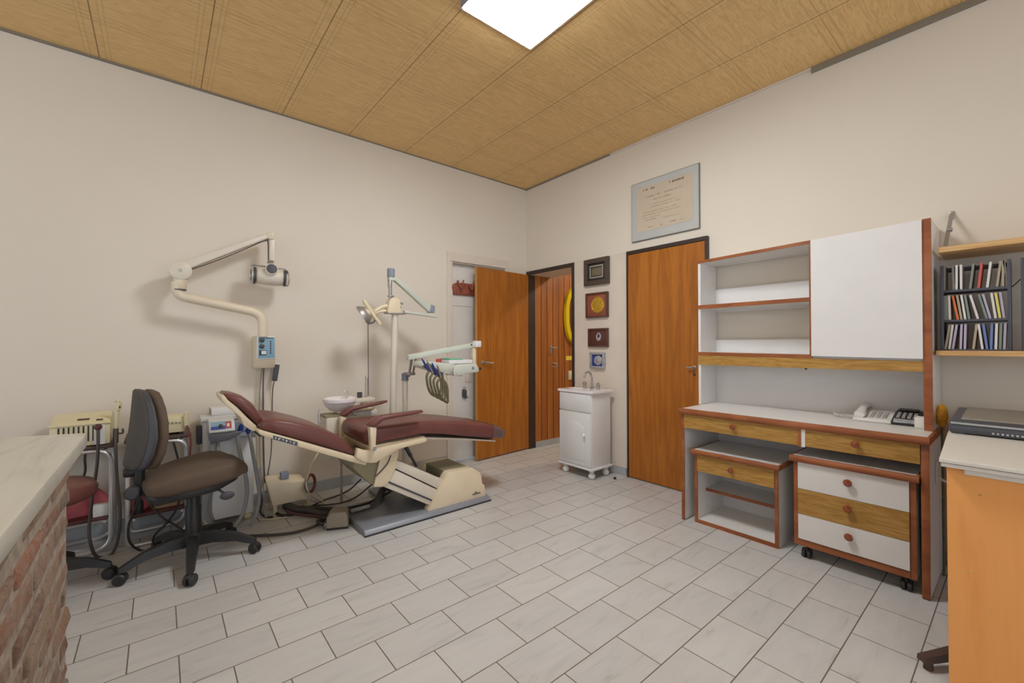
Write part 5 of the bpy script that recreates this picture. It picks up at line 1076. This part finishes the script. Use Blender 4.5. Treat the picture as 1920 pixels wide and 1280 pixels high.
# ================================================================== SIDE TABLES with chrome tube frames
def side_table(label, X0, X1, Y0, Y1, zt_, zl, gr):
    t = thing('side_table', label, 'side table', ((X0+X1)/2, (Y0+Y1)/2, 0), gr); r = .0125
    for y in (Y0+.014, Y1-.014):
        b = MB(); P = rrect([(X0+.3*(X1-X0),y,r),(X1-r,y,r),(X1-r,y,zt_-.03),(X0+r,y,zt_-.03),(X0+r,y,r),(X0+.3*(X1-X0)-.001,y,r)], .085, 8)
        b.tube(P[:-1], r, 12, True); obj('tube_frame', b, M['chrome'], t)
    b = MB(); b.box(X0-.005, X1+.005, Y0, Y1, zt_-.018, zt_, .003); obj('top', b, M['brownshelf'], t)
    b = MB(); b.box(X0+.005, X1-.027, Y0+.02, Y1-.02, zl-.02, zl, .003); obj('lower_shelf', b, M['maroondark'], t)
    for x in (X0+.04, X1-.04):
        for zz_ in (zt_-.035, zl-.028): b = MB(); b.cyl((x,Y0+.014,zz_), (x,Y1-.014,zz_), .008); obj('cross_rail', b, M['chrome'], t)
T1, T2 = .612, .632
side_table('side table on chrome tube frame under the cream slotted unit', -.95, -.200, 3.37, 3.62, T1, .20, 'chrome framed side tables against the left wall')
side_table('small chrome framed side table behind the brown office chair', -.152, .150, 3.32, 3.60, T2, .19, 'chrome framed side tables against the left wall')
# cream slotted unit
y0 = 3.385; a, c = WY(92, 790, y0), WY(207, 790, y0); z0 = T1+.0005; z1 = WY(205, 790, y0).z; z2 = z1+.035
su = thing('ultrasonic_scaler', 'cream slotted table unit beside the marble slab corner', 'scaler unit', ((a.x+c.x)/2, y0+.1, T1))
b = MB(); b.prism([(y0,z0+.004),(y0,z1-.004),(y0+.02,z1+.004),(y0+.16,z2+.01),(y0+.20,z2),(y0+.20,z0+.004)], 'x', a.x, c.x, .006); b.box(a.x-.006, c.x+.003, y0-.008, y0+.02, z1-.008, z1+.0, .002); bd = obj('housing', b, M['ivory'], su)
b = MB()
for k in range(9): x = a.x+.032+k*.0195; b.box(x, x+.0065, y0-.003, y0+.003, z0+.03, z1-.014)
obj('vent_slots', b, M['blackplastic'], bd, 0)
b = MB(); q = WY(184, 802, y0); b.lathe([(.018,0),(.018,.006),(.008,.010),(.009,.016)], (q.x, y0, q.z+.006), (0,-1,0), 18); obj('socket', b, M['maroondark'], bd)
b = MB(); q = WY(186, 808, y0); b.box(q.x-.022, q.x+.024, y0-.004, y0+.002, z0+.006, z1-.012); obj('face_plate', b, M['whiteplastic'], bd, 0)
b = MB(); x = (a.x+c.x)/2; b.hexa([(x-.02,y0+.05,z1+.010),(x+.03,y0+.05,z1+.010),(x+.03,y0+.07,z1+.016),(x-.02,y0+.07,z1+.016),(x-.02,y0+.05,z1+.016),(x+.03,y0+.05,z1+.016),(x+.03,y0+.07,z1+.022),(x-.02,y0+.07,z1+.022)], .002); obj('lid_catch', b, M['brownshelf'], bd)
b = MB(); x = c.x-.05; b.hexa([(x-.012,y0+.03,z1+.004),(x+.016,y0+.03,z1+.004),(x+.016,y0+.05,z1+.010),(x-.012,y0+.05,z1+.010),(x-.012,y0+.03,z1+.010),(x+.016,y0+.03,z1+.010),(x+.016,y0+.05,z1+.016),(x-.012,y0+.05,z1+.016)], .002); obj('small_print', b, M['brownshelf'], bd)
p, q = WY(217, 806, 3.40), WY(222, 752, 3.40)
hp = thing('scaler_handpiece', 'cream handpiece standing upright in its clip right of slotted unit', 'handpiece', (p.x, 3.40, T1))
b = MB(); b.tube(bez([p, p.lerp(q,.35), p.lerp(q,.8), q, q+Vector((-.012,0,.006))]), .009, 12); b.tube([WY(222,768,3.40), WY(223,756,3.40)], .014, 12); obj('grip', b, M['ivory'], hp)
b = MB(); b.box(p.x-.012, p.x+.012, 3.385, 3.42, T1, p.z+.01, .003); b.tube(bez([(p.x+.008,3.40,p.z-.02),(p.x+.03,3.40,p.z-.02),(p.x+.03,3.40,p.z+.005)],4), .005, 8); obj('clip', b, M['brownshelf'], hp)
b = MB(); q = WY(224.5, 763, 3.386); b.ball((q.x,3.387,q.z), .004, .003, .008, 8, 6); obj('button', b, M['blackplastic'], hp)
# cream control box with four knobs
y0 = 3.36; a, c = WY(296, 790, y0), WY(347, 790, y0); z0, z1 = T2+.012, WY(340, 784, y0).z
kb = thing('control_box', 'cream control box with four small knobs on the small side table', 'control box', ((a.x+c.x)/2, y0+.08, T2))
b = MB(); b.box(a.x, c.x, y0, y0+.16, z0, z1+.012, .006); hb = obj('housing', b, M['ivory'], kb)
for k in range(4): b = MB(); q = WY(316+k*7.2, 793-k*.4, y0); b.lathe([(.006,0),(.005,.007),(.001,.008)], (q.x, y0, q.z), (0,-1,0), 10); obj('knob', b, M['creamdark'], hb)
b = MB(); [b.cyl((x,y,T2), (x,y,z0+.002), .01, seg=10) for x in (a.x+.02,c.x-.02) for y in (y0+.02,y0+.14)]; obj('feet', b, M['blackplastic'], kb)
p = WY(349,779,3.35); sh_ = thing('small_handpiece', 'short cream handpiece with dark red cord right of the control box', 'handpiece', (p.x, 3.35, T2))
b = MB(); b.cyl((p.x,3.35,p.z-.035), (p.x,3.35,p.z-.06), .011, seg=12); b.cyl((p.x,3.35,p.z+.02), (p.x,3.35,p.z-.036), .013, seg=12); obj('grip', b, M['ivory'], sh_)
b = MB(); b.tube(bez([WY(349.5,796,3.35), WY(353,806,3.33), WY(357,825,3.31), WY(356,850,3.30), WY(352,900,3.30), WY(346,935,3.29)]), .006, 8); obj('cord', b, M['redcord'], sh_)
# hoses of the scaler
H = lambda *p: [WY(u, v, y) for u, v, y in p]
hose('scaler_hose', H((184,806,3.37),(184,830,3.355),(182,870,3.35),(175,920,3.34),(168,975,3.33),(168,1010,3.32),(178,1040,3.31),(196,1045,3.31),(212,1035,3.31),(222,1005,3.32),(225,960,3.33),(219,890,3.34),(217,840,3.35),(217,806,3.39)), .0078, 'darkhose', 'thick dark hose looping from the slotted unit nearly to the floor', 'hose', n=8)
hose('black_cord', H((162,838,3.40),(159,860,3.39),(160,880,3.39),(156,896,3.39)), .006, 'blackcord', 'short black cord end hanging beneath the slotted unit', 'cord')
hose('black_cord', H((283,873,3.30),(275,905,3.29),(255,950,3.28),(241,985,3.27),(243,1015,3.26),(262,1031,3.26),(290,1033,3.27),(310,1030,3.28)), .006, 'blackcord', 'black cord looping near the floor left of the office chair base', 'cord')
hose('black_cord', H((325,828,3.33),(330,846,3.33),(336,870,3.33),(342,910,3.33),(330,955,3.30),(308,985,3.29),(292,1000,3.29),(287,1015,3.29),(296,1028,3.28)), .006, 'blackcord', 'black cord hanging from the small side table top', 'cord')
hose('black_cord', H((272,925,3.31),(285,950,3.30),(305,970,3.30),(330,985,3.30),(345,996,3.29)), .006, 'darkhose', 'dark cord crossing the small side table shelf', 'cord')
# things on the lower shelves
def heap(name, cx, cy, z0, rx, ry, h, m, label, cat, seed):
    r = random.Random(seed); b = MB(); n, k = 28, 9; R = []
    for i in range(k+1):
        t = i/k; row = []
        for j in range(n):
            a = 2*PI*j/n; q = (1-t**2.2)*(1+.16*math.sin(3*a+seed)+.09*math.sin(7*a+2*seed+4*t)); row.append((cx+rx*q*math.cos(a), cy+ry*q*math.sin(a), z0+h*t*(1+.12*math.sin(2*a+seed))+.0006))
        R.append(row)
    b.loft(R); return solo(name, b, M[m], label, cat, smooth=70)
heap('cloth_bundle', -.34, 3.525, .20, .115, .06, .16, 'pink', 'red pink cloth bundle on the lower shelf of the slotted unit table', 'cloth', 2)
b = MB(); b.box(-.285, -.205, 3.395, 3.50, .2005, .262, .003); solo('white_box', b, M['white'], 'small white carton on the lower shelf beside the red cloth', 'box') if False else None
b = MB(); b.box(-.29, -.212, 3.355+.045, 3.40+.045, .2005, .268, .003); 
solo('carton', b, M['white'], 'small white carton on the lower shelf in front of the red cloth', 'box')
heap('cloth_bundle', -.62, 3.49, .20, .15, .09, .20, 'maroondark', 'dark red cloth bundle at the far end of the lower shelf', 'cloth', 5)
heap('cloth_bundle', -.088, 3.47, .19, .045, .07, .24, 'pink', 'tall red pink cloth bundle standing on the small side table shelf', 'cloth', 8)
b = MB(); b.box(-.02, .118, 3.37, 3.55, .1905, .275, .003); b.box(-.02, .118, 3.3695, 3.372, .225, .228); solo('carton', b, M['cardboard'], 'tan cardboard box on the lower shelf of the small side table', 'box')
b = MB(); b.lathe([(.020,0),(.022,.005),(.022,.07),(.012,.085),(.012,.10),(.014,.102),(.014,.118),(.001,.12)], (-.092,3.355,.1905), (0,0,1), 16); solo('bottle', b, M['blackplastic'], 'small black bottle on the small side table shelf', 'bottle')

# ================================================================== SUCTION CART
sx0, sx1, sy0, sy1 = .215, .497, 3.37, 3.61
ca = thing('suction_cart', 'white dental suction cart with blue-red control panel and grey hoses', 'suction unit', ((sx0+sx1)/2, (sy0+sy1)/2, 0))
b = MB(); b.box(sx0, sx1, sy0, sy1, .045, .70, .008); obj('cabinet', b, M['whiteplastic'], ca)
b = MB(); b.box(sx0-.012, sx1-.06, sy0-.02, sy1, .692, .716, .006); obj('lid', b, M['cartgrey'], ca)
for x in (sx0+.03, sx1-.03):
    for y in (sy0+.03, sy1-.03): b = MB(); b.ball((x,y,.024), .024, .018, .024, 12, 8); b.cyl((x,y,.03), (x,y,.05), .012, seg=10); obj('castor', b, M['ivory'], ca)
b = MB(); b.box(sx0-.03, sx0, 3.42, 3.48, .54, .66, .006); obj('side_bracket', b, M['darkgrey'], ca)
CY = 3.26; a, c, d, e = WY(391,790,CY), WY(440,785,CY), WY(440,806,CY-.03), WY(393,812,CY-.03)
b = MB(); zc0, zc1 = min(e.z,d.z), max(a.z,c.z)
b.prism([(CY,zc1),(CY-.045,zc0+.004),(CY-.03,zc0-.008),(sy0+.002,zc0-.008),(sy0+.002,zc1+.006)], 'x', a.x, c.x, .006); hd = obj('control_head', b, M['cartgrey'], ca)
def face(u0, v0, u1, v1, mat, nm, off=.0015):
    b = MB(); n = Vector((0, -(zc1-zc0-.004), -.045)).normalized() if False else Vector((0,-.92,.39)).normalized()
    def on(s, t): return Vector((a.x+(c.x-a.x)*s, CY-.045*t, zc1+(zc0+.004-zc1)*t))
    P = [on(u0,v1), on(u1,v1), on(u1,v0), on(u0,v0)]; nn = (P[1]-P[0]).cross(P[3]-P[0]).normalized()
    if nn.y > 0: nn = -nn
    b.hexa([p-nn*.003 for p in P]+[p+nn*off for p in P]); return obj(nm, b, M[mat], hd, 0)
face(.07,.12,.86,.80,'bluepanel','panel_face',.001); face(.07,.52,.62,.80,'navy','blue_band',.0018); face(.62,.18,.86,.76,'red','red_label',.0018); face(.68,.34,.78,.60,'white','white_label',.0024)
b = MB(); q = Vector((a.x+(c.x-a.x)*.45, CY-.02, (zc0+zc1)/2)); b.lathe([(.013,0),(.012,.010),(.002,.012)], q, (0,-.92,.39), 16); obj('selector_knob', b, M['blackplastic'], hd)
b = MB(); b.hexa([(a.x+.01,3.25,.565),(c.x-.03,3.25,.575),(c.x-.03,3.37,.575),(a.x+.01,3.37,.565),(a.x,3.22,zc0-.01),(c.x+.04,3.22,zc0-.01),(c.x+.04,3.37,zc0-.01),(a.x,3.37,zc0-.01)], .006); obj('hopper', b, M['greymetal'], ca)
b = MB(); b.box(c.x, sx1-.005, 3.25, 3.372, zc0-.05, zc0-.02, .006); b.box(c.x+.005, sx1-.01, 3.27, 3.372, zc0-.055, zc1-.02, .008); obj('hose_rack', b, M['greymetal'], ca)
for k, (u, v) in enumerate(((443,800),(452,803),(466,806),(476,812))):
    b = MB(); q = WY(u, v, 3.25); b.lathe([(.010,-.025),(.013,-.01),(.013,.012),(.008,.03)], (q.x,3.25,q.z), (.1,-.2,1), 12); obj('hose_tip', b, [M['greyblue'],M['navy'],M['navy'],M['greyhose']][k], ca)
for pts, r in ((((398,828,3.27),(396,850,3.27),(398,880,3.27),(390,920,3.27),(386,955,3.27),(392,975,3.27),(402,985,3.25)), .012), (((408,828,3.28),(407,860,3.28),(404,890,3.28),(395,930,3.30),(394,960,3.30),(400,976,3.28)), .011),
               (((444,812,3.25),(450,850,3.25),(460,890,3.25),(463,925,3.25),(456,960,3.24),(445,980,3.22),(434,992,3.20)), .012), (((468,812,3.25),(474,850,3.25),(482,895,3.25),(486,925,3.25),(484,950,3.24),(476,975,3.23),(470,984,3.22)), .011)):
    b = MB(); b.tube(bez(H(*pts), 8), r, 12); obj('hose', b, M['greyhose'], ca)
p, q = WY(396, 782, 3.45), WY(446, 762, 3.45)
bx = thing('instrument_box', 'white box lying on top of the suction cart under the headrest', 'box', ((p.x+q.x)/2, 3.5, .716))
b = MB(); b.box(p.x, q.x+.02, 3.44, 3.60, .7165, q.z, .003); obj('case', b, M['whiteplastic'], bx)
b = MB(); b.box(p.x-.001, p.x+.002, 3.445, 3.595, .7205, q.z-.005); obj('end_flap', b, M['taupe'] if 'taupe' in M else M['creamdark'], bx)
hose('loose_cable', [WY(484,878,3.40), WY(487,893,3.39), WY(490,908,3.38), WY(486,925,3.38), WY(492,945,3.36), WY(498,962,3.30), FL(500,970,.01)], .010, 'greyhose', 'grey hose coiled between the suction cart and the cream supply box', 'hose')
hose('loose_cable', [WY(483,900,3.36), WY(487,915,3.36), WY(491,940,3.34), WY(488,958,3.32), FL(496,968,.02), FL(512,969,.014)], .007, 'blackcord', 'black cord behind the right foot of the suction cart', 'cord')
# ================================================================== LIGHT, WORLD, CAMERA
w = bpy.data.worlds.new('World'); sc.world = w; w.use_nodes = True
bg = w.node_tree.nodes['Background']; bg.inputs[0].default_value = (.92, 1.0, 1.10, 1)
wt = NT(w.node_tree); tc = wt.n('ShaderNodeTexCoord'); sx = wt.n('ShaderNodeSeparateXYZ'); wt.l(tc.outputs['Generated'], sx.inputs[0])
mr = wt.n('ShaderNodeMapRange'); wt.l(sx.outputs['Y'], mr.inputs[0])          # world light strengthened toward -y, added to brighten the left wall
for i_, v_ in ((1,-1.0),(2,.1),(3,WORLD*1.45),(4,WORLD*.86)): mr.inputs[i_].default_value = v_
wt.l(mr.outputs[0], bg.inputs[1])
ld = bpy.data.lights.new('hall_lamp', 'AREA'); ld.energy = 11; ld.color = (1, .86, .66); ld.size = .25
lo = bpy.data.objects.new('hall_lamp', ld); COL.objects.link(lo); lo.location = (4.5, 2.7, 2.55)
cam = bpy.data.cameras.new('Camera'); co_ = bpy.data.objects.new('Camera', cam); COL.objects.link(co_)
cam.sensor_width = 36; cam.lens = FPX*36/1920; cam.clip_start = .02; cam.clip_end = 60
Mi = MW
right, up, fwd = Mi @ Vector((1,0,0)), Mi @ Vector((0,-1,0)), Mi @ Vector((0,0,1))
R3 = Matrix((right, up, -fwd)).transposed()
co_.matrix_world = Matrix.Translation(EYE) @ R3.to_4x4()
sc.camera = co_
vs = sc.view_settings; vs.view_transform = 'Standard'; vs.look = 'None'; vs.gamma = 1; vs.use_curve_mapping = False; vs.exposure = EXPOSURE
sc.cycles.use_denoising = True; sc.cycles.max_bounces = 8; sc.cycles.diffuse_bounces = 5; sc.cycles.sample_clamp_indirect = 6
